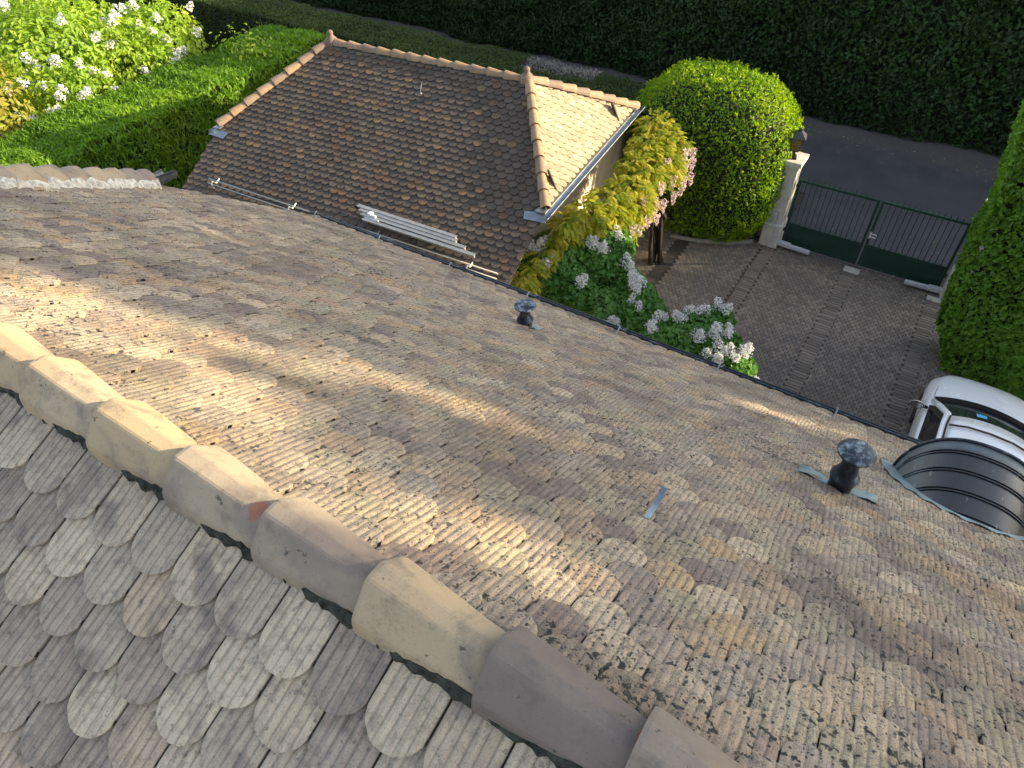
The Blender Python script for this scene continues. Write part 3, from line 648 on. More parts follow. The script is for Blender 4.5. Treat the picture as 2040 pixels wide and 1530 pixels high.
# ------------------------------------------------------------------ gate, pillars, lantern
GYY = 15.0
gate = empty('driveway_gate', (-.54, GYY, 0), label='dark green double metal gate with spiked bars and solid lower panels', cat='gate')
def leaf_gate(x0, x1, handle):
    mb = MB(); c = lambda x: x+.54
    for x in (x0+.03, x1-.03): mb.box((c(x), 0, .88), (.055, .05, 1.62))
    for z, h in ((1.66, .05), (.60, .04), (.10, .05)): mb.box((c((x0+x1)/2), 0, z), (x1-x0-.12, .042, h))
    fr = mb.build('gate_leaf', M_GREEN, gate, bevel=.004)
    mb = MB(); mb.box((c((x0+x1)/2), .0, .35), (x1-x0-.12, .014, .455)); mb.build('panel', M_GREEN, fr)
    n = 13; mb = MB()
    for i in range(n):
        x = x0+.06+(x1-x0-.12)*(i+1)/(n+1); b = MB()
        b.tube([(c(x), 0, .62), (c(x), 0, 1.635)], .0085, 6); b.tube([(c(x), 0, 1.685), (c(x), 0, 1.75), (c(x), 0, 1.775)], [.0085, .0085, .002], 6); b.build('bar', M_GREEN, fr)
    if handle:
        mb = MB(); hx2 = c(x0+.03)
        for z in (.93, .86): mb.tube([(hx2, -.03, z), (hx2, -.085, z), (hx2+.13, -.085, z)], .011, 8)
        mb.box((hx2, -.03, .87), (.045, .012, .16)); mb.build('handle', M_STEEL, fr)
    mb = MB()
    mb.box((c(x0 if not handle else x1)+(.005 if handle else -.005), 0, 1.55), (.05, .06, .06)); mb.box((c(x0 if not handle else x1)+(.005 if handle else -.005), 0, .42), (.05, .06, .06)); mb.build('hinge', M_BLACK, fr)
leaf_gate(-2.26, -.565, False); leaf_gate(-.535, 1.17, True)
def pillar(x, lab):
    p = empty('gate_pillar', (x, GYY, 0), label=lab, cat='pillar', group='stone gate pillars')
    mb = MB(); mb.box((0, 0, 1.28), (.36, .42, 1.35)); mb.box((0, -.012, .95), (.36, .42, .012)); mb.build('shaft', M_STONE, p, bevel=.008)
    mb = MB(); mb.box((0, -.02, .30), (.42, .50, .62)); mb.build('base', M_STONE, p, bevel=.03)
    mb = MB(); mb.box((0, 0, 2.0), (.40, .46, .10)); mb.box((0, 0, 2.10), (.48, .56, .10)); mb.build('cap', M_STONE, p, bevel=.01)
    return p
pl = pillar(-2.50, 'pale stone gate pillar beside the round bush, with a lantern on its cap')
pr = pillar(1.44, 'pale stone gate pillar half hidden by the tall right-hand hedge')
mb = MB(); mb.box((-.02, -.235, .83), (.085, .05, .10)); mb.lathe([(.02, 0), (.02, .01)], (-.02, -.262, .82), 10); mb.build('key_switch', M_GREYPL, pl, bevel=.006)
mb = MB(); mb.tube([(.02, -.222, .95), (.07, -.222, .93), (.07, -.228, .65), (.09, -.285, .60), (.09, -.285, .12)], .012, 6); mb.build('conduit', M_GREYPL, pl)
def opener(x, s, lab):
    e_ = empty('gate_opener', (x, GYY-.10, .14), R(-3*s), label=lab, cat='gate opener', group='gate openers')
    mb = MB(); mb.box((s*.42, -.07, 0), (.62, .085, .085)); mb.build('drive_arm', M_GREYPL, e_, bevel=.012)
    mb = MB(); mb.box((s*.12, -.07, .012), (.30, .11, .11)); mb.build('motor_housing', M_GREYPL, e_, bevel=.015)
    mb = MB(); mb.box((-s*.05, -.03, -.02), (.10, .10, .06)); mb.build('mounting_plate', M_BLACK, e_)
opener(-2.28, 1, 'grey gate opener arm at the foot of the lantern pillar')
opener(1.22, -1, 'grey gate opener arm at the foot of the hedge-side pillar')
lan = empty('lantern', (-2.53, 14.93, 2.15), R(12), label='black four-sided lantern standing on the stone gate pillar', cat='lantern')
def frus(mb, z0, w0, z1, w1, mi=0):
    vs = [(a*w0, b*w0, z0) for a, b in ((-1, -1), (1, -1), (1, 1), (-1, 1))]+[(a*w1, b*w1, z1) for a, b in ((-1, -1), (1, -1), (1, 1), (-1, 1))]
    mb.add(vs, [(3, 2, 1, 0), (4, 5, 6, 7)]+[(i, (i+1) % 4, (i+1) % 4+4, i+4) for i in range(4)], mi)
mb = MB(); frus(mb, 0, .085, .05, .075); frus(mb, .05, .05, .10, .035); frus(mb, .10, .03, .18, .035); mb.build('lantern_base', M_BLACK, lan)
mb = MB(); frus(mb, .185, .072, .475, .122); t = NT('lantern_glass'); mg = t.fin(t.ramp(t.noise(t.coord(), 9), [(.3, (.10, .075, .03)), (.7, (.20, .15, .06))]), .15, 0, .6); mb.build('lantern_glass', mg, lan)
mb = MB()
for a, b in ((-1, -1), (1, -1), (1, 1), (-1, 1)): mb.tube([(a*.074, b*.074, .18), (a*.124, b*.124, .478)], .009, 5)
frus(mb, .172, .082, .188, .082); mb.build('lantern_frame', M_BLACK, lan)
mb = MB(); frus(mb, .475, .165, .487, .165); frus(mb, .488, .160, .60, .045); frus(mb, .60, .03, .645, .035); frus(mb, .645, .036, .665, .018); mb.build('lantern_roof', m_plain('lantern_paint', (.035, .036, .042), .45), lan)

# ------------------------------------------------------------------ foliage
def unit(a): return a/np.maximum(np.linalg.norm(a, axis=1, keepdims=True), 1e-6)
def wave(P, k, s):
    return (np.sin(P[:, 0]*k+s)+np.sin(P[:, 1]*k*1.13+2*s+1.3*np.sin(P[:, 2]*k*.7))+np.sin(P[:, 2]*k*.94+3*s+np.sin(P[:, 0]*k*.6)))/3
def leafset(P, N, size, aspect=.5, jit=.8, grow=None, gk=0.0, seed=1, tone=None, fold=.12):
    """one rhombic leaf per point: lies across N (jittered), points along grow"""
    g = np.random.default_rng(seed); n = len(P)
    Nj = unit(N+jit*g.normal(size=(n, 3)))
    T = g.normal(size=(n, 3))
    if grow is not None: T = T+gk*np.asarray(grow)
    T = unit(T-(T*Nj).sum(1, keepdims=True)*Nj*(1 if grow is None else .7)); B = unit(np.cross(Nj, T))
    s = (size*(.65+.7*g.random(n)))[:, None]
    V = np.stack([P-T*s*.5, P+B*s*aspect*.5+Nj*s*fold, P+T*s*.5, P-B*s*aspect*.5+Nj*s*fold], 1).reshape(-1, 3)
    F = np.arange(4*n).reshape(-1, 4)
    r = g.random(n) if tone is None else np.clip(tone+.28*(g.random(n)-.5), 0, 1)
    RN = np.repeat(np.stack([r, g.random(n), g.random(n), np.ones(n)], 1), 4, 0)
    return V, F, RN
def joinsets(S):
    V = []; F = []; Rn = []; o = 0
    for v, f, r in S: V.append(v); F.append(f+o); Rn.append(r); o += len(v)
    return np.concatenate(V), np.concatenate(F), np.concatenate(Rn)
def leafobj(name, sets, mat, parent=None, core=None, coremat=None, **k):
    V, F, Rn = joinsets(sets); mi = np.zeros(len(F), np.int32); mats = [mat]
    if core is not None:
        cv, cf = core; mi = np.concatenate([mi, np.ones(len(cf), np.int32)]); F = np.concatenate([F, cf+len(V)]); V = np.concatenate([V, cv])
        Rn = np.concatenate([Rn, np.tile([[.3, .5, .5, 1]], (len(cv), 1))]); mats = [mat, coremat]
    return link(name, npmesh(name, V, F, Rn, mi=mi), mats, parent, **k)
M_CORE = m_plain('hedge_inside', (.010, .014, .006), .95, 0, .5, 9)
def boxcore(c, d, rz=0):
    x, y, z = (q/2 for q in d); V = np.array([(a*x, b*y, e*z) for e in (-1, 1) for b in (-1, 1) for a in (-1, 1)], float)
    V = V @ np.array([[math.cos(rz), math.sin(rz), 0], [-math.sin(rz), math.cos(rz), 0], [0, 0, 1]])+np.array(c)
    return V, np.array([(0, 2, 3, 1), (4, 5, 7, 6), (0, 1, 5, 4), (2, 6, 7, 3), (0, 4, 6, 2), (1, 3, 7, 5)])
def hedge_points(x0, x1, y0, y1, z0, z1, dens, faces, seed, amp=.12, k=1.4, depth=.18):
    g = np.random.default_rng(seed); Ps = []; Ns = []
    for f in faces:
        ax, s = 'xyz'.index(f[1]), (1 if f[0] == '+' else -1)
        lo, hi = np.array([x0, y0, z0]), np.array([x1, y1, z1]); d = hi-lo; a = np.delete(np.arange(3), ax)
        n = int(d[a[0]]*d[a[1]]*(dens[f] if isinstance(dens, dict) else dens)); P = lo+g.random((n, 3))*d; P[:, ax] = hi[ax] if s > 0 else lo[ax]
        N = np.zeros((n, 3)); N[:, ax] = s; Ps.append(P); Ns.append(N)
    P = np.concatenate(Ps); N = np.concatenate(Ns)
    P = P+N*(amp*(wave(P, k, seed)+.6*wave(P, k*2.7, seed+1)+.4*wave(P, k*6, seed+2)))[:, None]-N*(g.random(len(P))**2*depth)[:, None]
    return P, N

L_DARK = m_leaf('dark_hedge_leaf', [(.014, .036, .010), (.026, .062, .014), (.045, .09, .022)], .22, rough=.5, spec=.25)
L_GRN = m_leaf('clipped_bush_leaf', [(.075, .18, .008), (.17, .33, .012), (.34, .48, .02)], .48, (1.5, 1.35, .3), .4)
L_THUJA = m_leaf('conifer_spray', [(.065, .15, .010), (.15, .29, .018), (.27, .40, .03)], .45, (1.4, 1.4, .3))
L_YEW = m_leaf('yew_spray', [(.040, .07, .020), (.07, .11, .028), (.12, .145, .045)], .25, rough=.6)
L_LILAC = m_leaf('lilac_leaf', [(.055, .16, .03), (.10, .24, .045), (.18, .34, .065)], .42, rough=.4)
L_SHRUB = m_leaf('spring_leaf', [(.13, .24, .022), (.25, .39, .04), (.42, .50, .07)], .5)
L_SHRUBY = m_leaf('bronze_leaf', [(.14, .17, .02), (.24, .25, .03), (.30, .21, .05)], .45)
L_WIST = m_leaf('wisteria_leaf', [(.20, .30, .025), (.44, .44, .04), (.60, .54, .09)], .6, (1.25, 1.2, .5))
L_HORN = m_leaf('hornbeam_leaf', [(.075, .175, .016), (.12, .26, .026), (.20, .36, .045)], .45)
L_GREY = m_leaf('bare_twig', [(.20, .19, .17), (.28, .27, .25)], .1)
M_PETAL = m_leaf('white_petal', [(.70, .71, .72), (.82, .82, .80)], .3, (1, 1, 1))
M_PINK = m_leaf('lilac_pink_petal', [(.55, .40, .46), (.75, .58, .62), (.80, .72, .72)], .35, (1, 1, 1))

# tall leafy hedge across the road
def hedge_top(x): return np.interp(x, [-27, -15, -11, -2, 6, 9, 14, 18, 33], [3.2, 3.4, 6.0, 8.0, 7.8, 6.2, 5.9, 8.6, 9.5])  # out of view, heights and right end are shaped to steer the sun
P, N = hedge_points(-27, 33, 21.9, 24.2, 0, 9.5, {'-y': 300, '+z': 30, '-x': 100}, ['-y', '+z', '-x'], 3, .34, .9, .35)
P[:, 2] *= hedge_top(P[:, 0])/9.5; keep = (P[:, 0] < 9) | (np.random.default_rng(1).random(len(P)) < .4); P, N = P[keep], N[keep]
P[:, 1] += np.clip(P[:, 2]-.8, -1, 0)*-.25
tone = np.clip(.45+.45*wave(P, .8, 2.2)+.25*wave(P, 2.3, 1.1), 0, 1)
xs = np.linspace(-26.5, 32.5, 40); V = np.array([(x, y, z) for x in xs for y, z in ((22.8, 0), (22.8, hedge_top(x)-.3), (24, hedge_top(x)-.3), (24, 0))])
Fc = np.array([(i*4+j, i*4+(j+1) % 4, i*4+4+(j+1) % 4, i*4+4+j) for i in range(39) for j in range(4)])
leafobj('tall_hedge', [leafset(P, N, .145, .55, .75, (0, -.4, -.5), .8, 3, tone)], L_DARK, core=(V, Fc), coremat=M_CORE,
        label='very tall dark leafy hedge along the far side of the road', cat='hedge')
# medium hedge with flat top behind the outbuilding
P, N = hedge_points(-34, -6.3, 15.9, 17.35, 0, 2.0, {'+z': 900, '-y': 420, '+x': 400}, ['+z', '-y', '+x'], 8, .07, 2.2, .1)
dead = (np.abs(P[:, 0]+9.4) < 1.1) & (P[:, 1] > 16.6) & (wave(P, 3, .3) > -.25)
tone = np.clip(.45+.4*wave(P, 1.3, .7), 0, 1); keep = ~dead
h = empty('flat_topped_hedge', (0, 0, 0), label='long flat-topped clipped hedge behind the outbuilding with a grey dead patch', cat='hedge')
leafobj('foliage', [leafset(P[keep], N[keep], .10, .32, .9, (0, 0, 1), .7, 8, tone[keep])], L_YEW, h, boxcore((-20.1, 16.65, .97), (27.4, 1.2, 1.85)), M_CORE)
leafobj('dead_patch', [leafset(P[dead], N[dead], .11, .14, 1.0, (0, 0, 1), 1.0, 9)], L_GREY, h)
# conifer hedge left of the outbuilding
P, N = hedge_points(-19.0, -16.5, 3.6, 15.6, 0, 2.0, {'+z': 1000, '+x': 620}, ['+z', '+x'], 5, .13, 1.7, .12)
tone = np.clip(.5+.4*wave(P, 1.2, 3.1), 0, 1)
leafobj('conifer_hedge', [leafset(P, N, .20, .20, 1.0, (.25, 0, 1.0), 1.6, 5, tone)], L_THUJA, core=boxcore((-17.75, 9.6, .93), (2.2, 11.9, 1.72)), coremat=M_CORE,
        label='broad bright green conifer hedge with feathery top left of the outbuilding', cat='hedge')
# small leafy shoot growing out of it
g = np.random.default_rng(4); P = np.array([-17.6, 13.3, 2.3])+g.normal(size=(260, 3))*np.array([.45, .3, .2]); 
sh = empty('young_shoot', (-17.6, 13.3, 1.6), label='small pale leafy sapling poking out of the conifer hedge top', cat='sapling')
o = leafobj('foliage', [leafset(P-np.array([-17.6, 13.3, 1.6]), np.tile([0, 0, 1.], (260, 1)), .13, .5, .9, None, 0, 4)], L_SHRUB, sh)
mb = MB(); [mb.tube([(0, 0, 0), (a*.5, b*.5, .5), (a, b, .85)], [.02, .012, .005], 5) for a, b in ((.3, .1), (-.3, .05), (.05, -.2))]; mb.build('stem', M_BARK, sh)
# round clipped bush by the gate
def superell(c, r, n, seed, p=3.0, zmin=-.95, amp=.04):
    g = np.random.default_rng(seed); d = unit(g.normal(size=(n*2, 3))); d = d[d[:, 2] > zmin][:n]
    k = (np.abs(d)**p).sum(1)**(-1/p); N = unit(np.sign(d)*np.abs(d*k[:, None])**(p-1)/np.array(r))
    P = np.array(c)+d*k[:, None]*np.array(r); return P+N*(amp*(1.6*wave(P, 2.1, seed)+wave(P, 7, seed+1)))[:, None], N
P, N = superell((-4.4, 15.2, 1.62), (1.85, 1.3, 1.9), 34000, 6)
g = np.random.default_rng(6); P2 = P-N*(g.random(len(P))**2*.16)[:, None]
tone = np.clip(.45+.35*wave(P, 2.0, .4), 0, 1)
S = [leafset(P2, N, .075, .42, .9, (0, 0, .6), .6, 6, tone)]
idx = g.choice(len(P), 900, False)   # star-shaped young shoots
for q in range(5): S.append(leafset(P[idx]+N[idx]*.05, N[idx], .10, .30, 1.1, None, 0, 60+q, np.full(900, .95)))
d = unit(np.random.default_rng(1).normal(size=(800, 3)))
cm = bpy.data.meshes.new('tmp')
def ellcore(c, r, nu=24, nv=14, p=3.0):
    V = []; F = []
    for j in range(nv+1):
        for i in range(nu):
            th = math.pi*j/nv; ph = 2*math.pi*i/nu; dd = np.array([math.sin(th)*math.cos(ph), math.sin(th)*math.sin(ph), math.cos(th)]); k = (np.abs(dd)**p).sum()**(-1/p); V.append(np.array(c)+dd*k*np.array(r))
    for j in range(nv):
        for i in range(nu): F.append((j*nu+i, j*nu+(i+1) % nu, (j+1)*nu+(i+1) % nu, (j+1)*nu+i))
    return np.array(V), np.array(F)
leafobj('clipped_bush', S, L_GRN, core=ellcore((-4.4, 15.2, 1.58), (1.69, 1.14, 1.72)), coremat=M_CORE, label='big round clipped bright green bush beside the gate pillar', cat='bush')
# tall hedge on the right
def right_face(z): return 1.68-.42*np.clip(z/1.0, 0, 1)-.34*np.clip((z-1)/4, 0, 1)
P, N = hedge_points(0, 3.6, 12.35, 13.35, .05, 5.1, {'-x': 1300, '-y': 800, '+z': 300, '+y': 200}, ['-x', '-y', '+z', '+y'], 12, .10, 1.9, .14)
P[:, 0] += np.where(P[:, 0] < 1.0, right_face(P[:, 2])*1.0, right_face(P[:, 2])*np.clip(1-(P[:, 0]-1.0)/2.6, 0, 1))
P[:, 1] += -.5*np.clip(P[:, 0]-2.4, 0, 2)*np.clip(1-P[:, 2]/3, 0, 1)
tone = np.clip(.45+.4*wave(P, 1.7, 1.9), 0, 1)
pp = [(1.80, 0), (1.48, 1.0), (1.15, 5.0), (4.6, 5.0), (4.6, 0)]
hc_v = np.array([(x, y, z) for y in (12.52, 13.2) for x, z in pp]); hc_f = np.array([(i, (i+1) % 5, (i+1) % 5+5, i+5) for i in range(5)]+[(0, 1, 2, 3), (0, 3, 4, 4), (5, 6, 7, 8), (5, 8, 9, 9)])
hc_f = np.array([f for f in hc_f if len(set(f)) == 4]); hc_f = np.concatenate([hc_f, np.array([(0, 2, 3, 4), (5, 7, 8, 9)])])
leafobj('hornbeam_hedge', [leafset(P, N, .115, .55, .6, (-.3, -.3, -.6), 1.0, 12, tone)], L_HORN, core=(hc_v, hc_f), coremat=M_CORE,
        label='tall fresh green leafy hedge at the right, next to the white car', cat='hedge')

# loose shrubs
def clumps(centers, radii, per, seed):
    g = np.random.default_rng(seed); P = []; N = []
    for c, r, n in zip(centers, radii, per):
        d = unit(g.normal(size=(n, 3))); k = (.35+.65*g.random(n)**.45)[:, None]
        P.append(np.array(c)+d*k*np.array(r)); N.append(unit(d+np.array([0, 0, .5])))
    return np.concatenate(P), np.concatenate(N)
def stems(mb, base, tips, r=.03, seed=1):
    g = random.Random(seed); base = Vector(base)
    for t_ in tips:
        t_ = Vector(t_); m1 = base.lerp(t_, .4)+Vector((g.uniform(-.15, .15), g.uniform(-.15, .15), g.uniform(.0, .25)))
        mb.tube([base+Vector((g.uniform(-.1, .1), g.uniform(-.1, .1), 0)), m1, t_], [r, r*.6, r*.25], 6)
def panicle(parent, name, loc, axis, L, Rad, n, mat, seed, fl=.026, droop=False):
    g = np.random.default_rng(seed); h = g.random(n)**1.2; ang = g.random(n)*2*math.pi; rr = Rad*(1-h**1.6)**.6*(.5+.5*g.random(n))
    ax = Vector(axis).normalized(); a = ax.orthogonal().normalized(); b = ax.cross(a); ax, a, b = (np.array(v) for v in (ax, a, b))
    ang2 = np.cos(ang)[:, None]*a+np.sin(ang)[:, None]*b
    P = ang2*rr[:, None]*(1+.25*np.sin(h*19)[:, None])+ax*(h*L)[:, None]; N = unit(ang2+.4*ax)
    V, F, Rn = leafset(P, N, fl, .85, .5, None, 0, seed)
    return link(name, npmesh(name, V, F, Rn), mat, parent, loc)

def lilac(base, crown, heads, label, seed):
    """crown: list of (centre, radii); heads: world positions"""
    e_ = empty('white_lilac', base, label=label, cat='lilac', group='white lilacs beside the house'); B = np.array(base)
    crown = crown+[((h_[0], h_[1], h_[2]-.20), (.32, .32, .26)) for h_ in heads]
    P, N = clumps([np.array(c)-B for c, r in crown], [r for c, r in crown], [int(2100*np.prod(r)**(2/3)/.16) for c, r in crown], seed)
    tone = np.clip(.5+.4*wave(P, 3, seed), 0, 1)
    leafobj('foliage', [leafset(P, N, .105, .68, .55, (0, 0, -.3), .6, seed, tone, .08)], L_LILAC, e_)
    mb = MB(); stems(mb, (0, 0, 0), [np.array(c)-B for c, r in crown]+[np.array(h_)-B for h_ in heads], .02, seed); mb.build('stem', M_BARK, e_)
    g = random.Random(seed)
    for i, h_ in enumerate(heads):
        for q in range(g.choice((2, 3, 4))):
            ax = (g.uniform(-.55, .55), g.uniform(-.55, .3), 1); s_ = g.uniform(.8, 1.25)
            panicle(e_, 'flower_head', tuple(np.array(h_)-B+np.array([g.uniform(-.12, .12)*q, g.uniform(-.12, .12)*q, .08])), ax, .20*s_, .10*s_, 210, M_PETAL, seed*50+i*3+q)
lilac((-5.0, 9.9, 0), [((-5.2, 9.7, 1.75), (.7, .75, .5)), ((-4.75, 10.4, 1.7), (.65, .65, .55)), ((-4.95, 9.2, 1.6), (.65, .5, .45)), ((-5.45, 9.2, 1.6), (.5, .5, .4)), ((-4.5, 9.9, 1.6), (.55, .55, .45)), ((-5.45, 9.45, 1.35), (.5, .45, .45)), ((-4.9, 10.5, 1.85), (.35, .35, .3)), ((-4.25, 10.15, 1.25), (.45, .4, .35))],
      [(-5.40, 9.35, 2.1), (-5.52, 9.15, 2.05), (-5.22, 9.5, 2.15), (-5.0, 9.85, 2.15), (-5.0, 10.2, 2.2), (-4.85, 10.5, 2.3), (-4.95, 10.65, 2.25), (-4.40, 8.95, 1.9), (-4.6, 9.75, 2.1), (-4.35, 10.3, 2.05), (-5.3, 9.85, 2.15), (-5.1, 9.0, 1.95)],
      'largest white lilac, against the wisteria at the corner of the dark-roofed outbuilding', 71)
lilac((-3.6, 9.5, 0), [((-4.0, 9.2, 1.35), (.55, .5, .4)), ((-3.4, 9.3, 1.4), (.55, .5, .4)), ((-3.75, 9.6, 1.2), (.55, .5, .45)), ((-3.3, 9.1, 1.2), (.55, .45, .4)), ((-4.15, 9.3, 1.0), (.5, .45, .4)), ((-2.95, 9.0, 1.2), (.4, .4, .4))],
      [(-3.9, 9.85, 1.8), (-3.5, 9.5, 1.84), (-3.78, 9.7, 1.8), (-3.49, 9.23, 1.6), (-2.97, 9.05, 1.62), (-2.89, 8.72, 1.6), (-3.65, 8.75, 1.4), (-2.8, 8.3, 1.4)],
      'middle white lilac in the bed, over the eave between the two larger lilac bushes', 72)
lilac((-2.1, 8.9, 0), [((-2.2, 9.3, 1.4), (.55, .5, .4)), ((-2.5, 8.8, 1.35), (.5, .4, .4)), ((-2.3, 9.1, 1.2), (.5, .45, .42)), ((-1.9, 8.9, 1.2), (.5, .45, .45)), ((-1.6, 8.7, 1.1), (.35, .35, .35)), ((-2.1, 9.6, 1.3), (.25, .25, .25))],
      [(-2.56, 9.2, 1.65), (-2.44, 9.5, 1.62), (-2.14, 9.85, 1.62), (-2.19, 8.98, 1.62), (-1.94, 9.22, 1.66), (-1.76, 9.2, 1.66), (-1.48, 8.77, 1.62), (-1.72, 8.68, 1.55), (-1.42, 9.0, 1.5)],
      'white lilac sticking out over the paving, right of the other flowering bushes', 73)
lilac((-1.0, 8.4, 0), [((-1.15, 8.4, 1.15), (.28, .25, .25))], [(-1.08, 8.5, 1.42), (-1.3, 8.4, 1.4)], 'smallest lilac sprig above the gutter, farthest towards the car', 74)

# big flowering shrub far left and its bronze neighbour
def shrub(name, base, crown, dens, mat, nflow, label, seed, lsize, cat='shrub', aspect=.5, fsize=1.0):
    e_ = empty(name, base, label=label, cat=cat); B = np.array(base); g = np.random.default_rng(seed)
    P, N = clumps([np.array(c)-B for c, r in crown], [r for c, r in crown], [int(dens*np.prod(r)**(2/3)) for c, r in crown], seed)
    tone = np.clip(.5+.4*wave(P, 2, seed), 0, 1)
    leafobj('foliage', [leafset(P, N, lsize, aspect, .6, (0, 0, -.4), .7, seed, tone, .1)], mat, e_)
    mb = MB(); stems(mb, (0, 0, 0), [np.array(c)-B+g.normal(size=3)*.35*np.array(r) for c, r in crown for _ in range(3)], .06, seed); mb.build('trunk', M_BARK, e_)
    for i in range(nflow):
        c, r = crown[g.integers(len(crown))]; d = unit(np.array([[g.normal()*.8+.35, g.normal()*.8-.45, abs(g.normal())*.9]]))[0]
        panicle(e_, 'flower_head', tuple(np.array(c)-B+d*np.array(r)*1.0), tuple(d+np.array([0, 0, .4])), .26*fsize, .13*fsize, 70, M_PETAL, seed*100+i, .06)
shrub('flowering_shrub', (-22.2, 9.9, 0), [((-22.2, 9.8, 2.0), (2.2, 2.0, 1.5)), ((-20.9, 11.6, 1.7), (1.5, 1.5, 1.2)), ((-23.8, 11.4, 2.0), (2.2, 1.9, 1.5)), ((-20.4, 9.4, 1.4), (1.3, 1.3, 1.1)), ((-24.6, 8.5, 2.1), (2.0, 1.8, 1.5)), ((-21.6, 13.2, 1.8), (1.5, 1.4, 1.1)), ((-26.5, 11.0, 2.0), (2.2, 2.2, 1.5))],
      1150, L_SHRUB, 98, 'large loose spring-green shrub covered in white blossom heads', 81, .19)
shrub('bronze_shrub', (-21.0, 6.9, 0), [((-20.9, 7.3, 2.0), (1.4, 1.2, 1.3)), ((-22.2, 7.6, 2.5), (1.4, 1.3, 1.4)), ((-20.3, 6.6, 1.0), (.9, .9, .8)), ((-20.0, 8.0, .9), (.9, .9, .7))], 900, L_SHRUBY, 0,
      'yellow and bronze leafed shrub at the left edge below the white blossom', 82, .18)

# wisteria on the sunlit end wall of the outbuilding
wis = empty('wisteria', (-4.45, 12.9, 0), label='golden wisteria with hanging pale pink flowers on the end of the outbuilding', cat='wisteria'); WB = np.array((-4.45, 12.9, 0))
def compound(centers, dirs, seed, size=.10, n=11):
    g = np.random.default_rng(seed); Ps = []; Ts = []; Bs = []; Ns = []; Sz = []; tn = []
    for c, d in zip(centers, dirs):
        d = d/np.linalg.norm(d); side = np.cross(d, [0, 0, 1]); side /= max(1e-6, np.linalg.norm(side)); L = .13+.10*g.random(); tone = g.random()
        for i in range(n):
            s = (i//2+1)/(n//2+1); p = c+d*L*s+np.array([0, 0, -.10*s*s]); sg = 1 if i % 2 else -1
            t = d*.55+side*sg*.8+np.array([0, 0, -.45]); t /= np.linalg.norm(t); b = np.cross(t, [0, 0, 1.]); b /= max(1e-6, np.linalg.norm(b))
            Ps.append(p); Ts.append(t); Bs.append(b); Sz.append(size*(.7+.5*g.random())); tn.append(tone)
    P, T, B, S = np.array(Ps), np.array(Ts), np.array(Bs), np.array(Sz)[:, None]
    V = np.stack([P, P+T*S*.5+B*S*.21, P+T*S+np.array([0, 0, -.01]), P+T*S*.5-B*S*.21], 1).reshape(-1, 3); nn = len(P)
    r = np.clip(np.array(tn)+.3*(g.random(nn)-.5), 0, 1)
    return V, np.arange(4*nn).reshape(-1, 4), np.repeat(np.stack([r, g.random(nn), g.random(nn), np.ones(nn)], 1), 4, 0)
WC = [((-5.15, 9.75, 2.45), (.25, .4, .25), 50), ((-5.0, 10.2, 2.45), (.35, .45, .3), 90), ((-4.85, 10.8, 2.35), (.45, .5, .4), 115), ((-4.7, 11.4, 2.4), (.5, .5, .4), 125), ((-4.8, 12.1, 2.6), (.48, .5, .36), 115),
      ((-4.85, 12.7, 2.7), (.45, .5, .36), 110), ((-5.1, 13.4, 2.8), (.42, .4, .3), 90), ((-4.5, 12.5, 2.5), (.38, .4, .32), 75), ((-4.6, 13.1, 2.65), (.35, .35, .25), 50), ((-4.75, 11.5, 1.9), (.4, .5, .3), 80), ((-5.3, 8.6, 2.0), (.18, .4, .25), 40), ((-5.25, 9.2, 2.1), (.18, .4, .25), 40)]
g = np.random.default_rng(14); Cn = []; Dn = []
for c, r, n in WC:
    d = unit(g.normal(size=(n, 3))+np.array([.35, -.35, .35])); n = int(n*1.7); d = unit(g.normal(size=(n, 3))+np.array([.35, -.35, .35])); Cn.append(np.array(c)-WB+d*np.array(r)*(.55+.45*g.random((n, 1)))); Dn.append(d*np.array([1, 1, .35])+.5*g.normal(size=(n, 3))+np.array([.1, -.05, .05]))
leafobj('foliage', [compound(np.concatenate(Cn), np.concatenate(Dn), 15, .095, 13)], L_WIST, wis)
for i, p in enumerate(((-4.12, 12.75, 2.5), (-4.0, 12.45, 2.4), (-4.15, 12.2, 2.5), (-4.02, 12.05, 2.25), (-4.1, 11.75, 2.2), (-4.12, 11.5, 2.05), (-4.2, 11.3, 2.05), (-4.25, 11.05, 2.0), (-4.2, 11.75, 2.55), (-4.3, 10.8, 2.1), (-4.35, 12.3, 2.75), (-4.15, 11.5, 2.35), (-4.3, 11.2, 2.5), (-4.08, 12.6, 2.15), (-4.15, 13.15, 2.65), (-4.05, 12.95, 2.55), (-4.2, 12.9, 2.75), (-3.98, 12.75, 2.35))):
    panicle(wis, 'flower_cluster', tuple(np.array(p)-WB+np.array([.0, .0, .05])), (.05*(i % 3-1), .03, -1), .28, .07, 150, M_PINK, 300+i, .030)
mb = MB()
for k in range(5):
    gg = random.Random(k); x, y = gg.uniform(-.12, .12), gg.uniform(-.15, .1); mb.tube([(x, y-.1, 0), (x+gg.uniform(-.15, .15), y-.2, .6), (x-gg.uniform(0, .2), y-.3, 1.3), (-.2, -.4-.2*k, 2.2), (-.2, -1.2-.4*k, 2.35)], [.06, .05, .045, .035, .02], 7)
mb.build('trunk', M_BARK, wis)

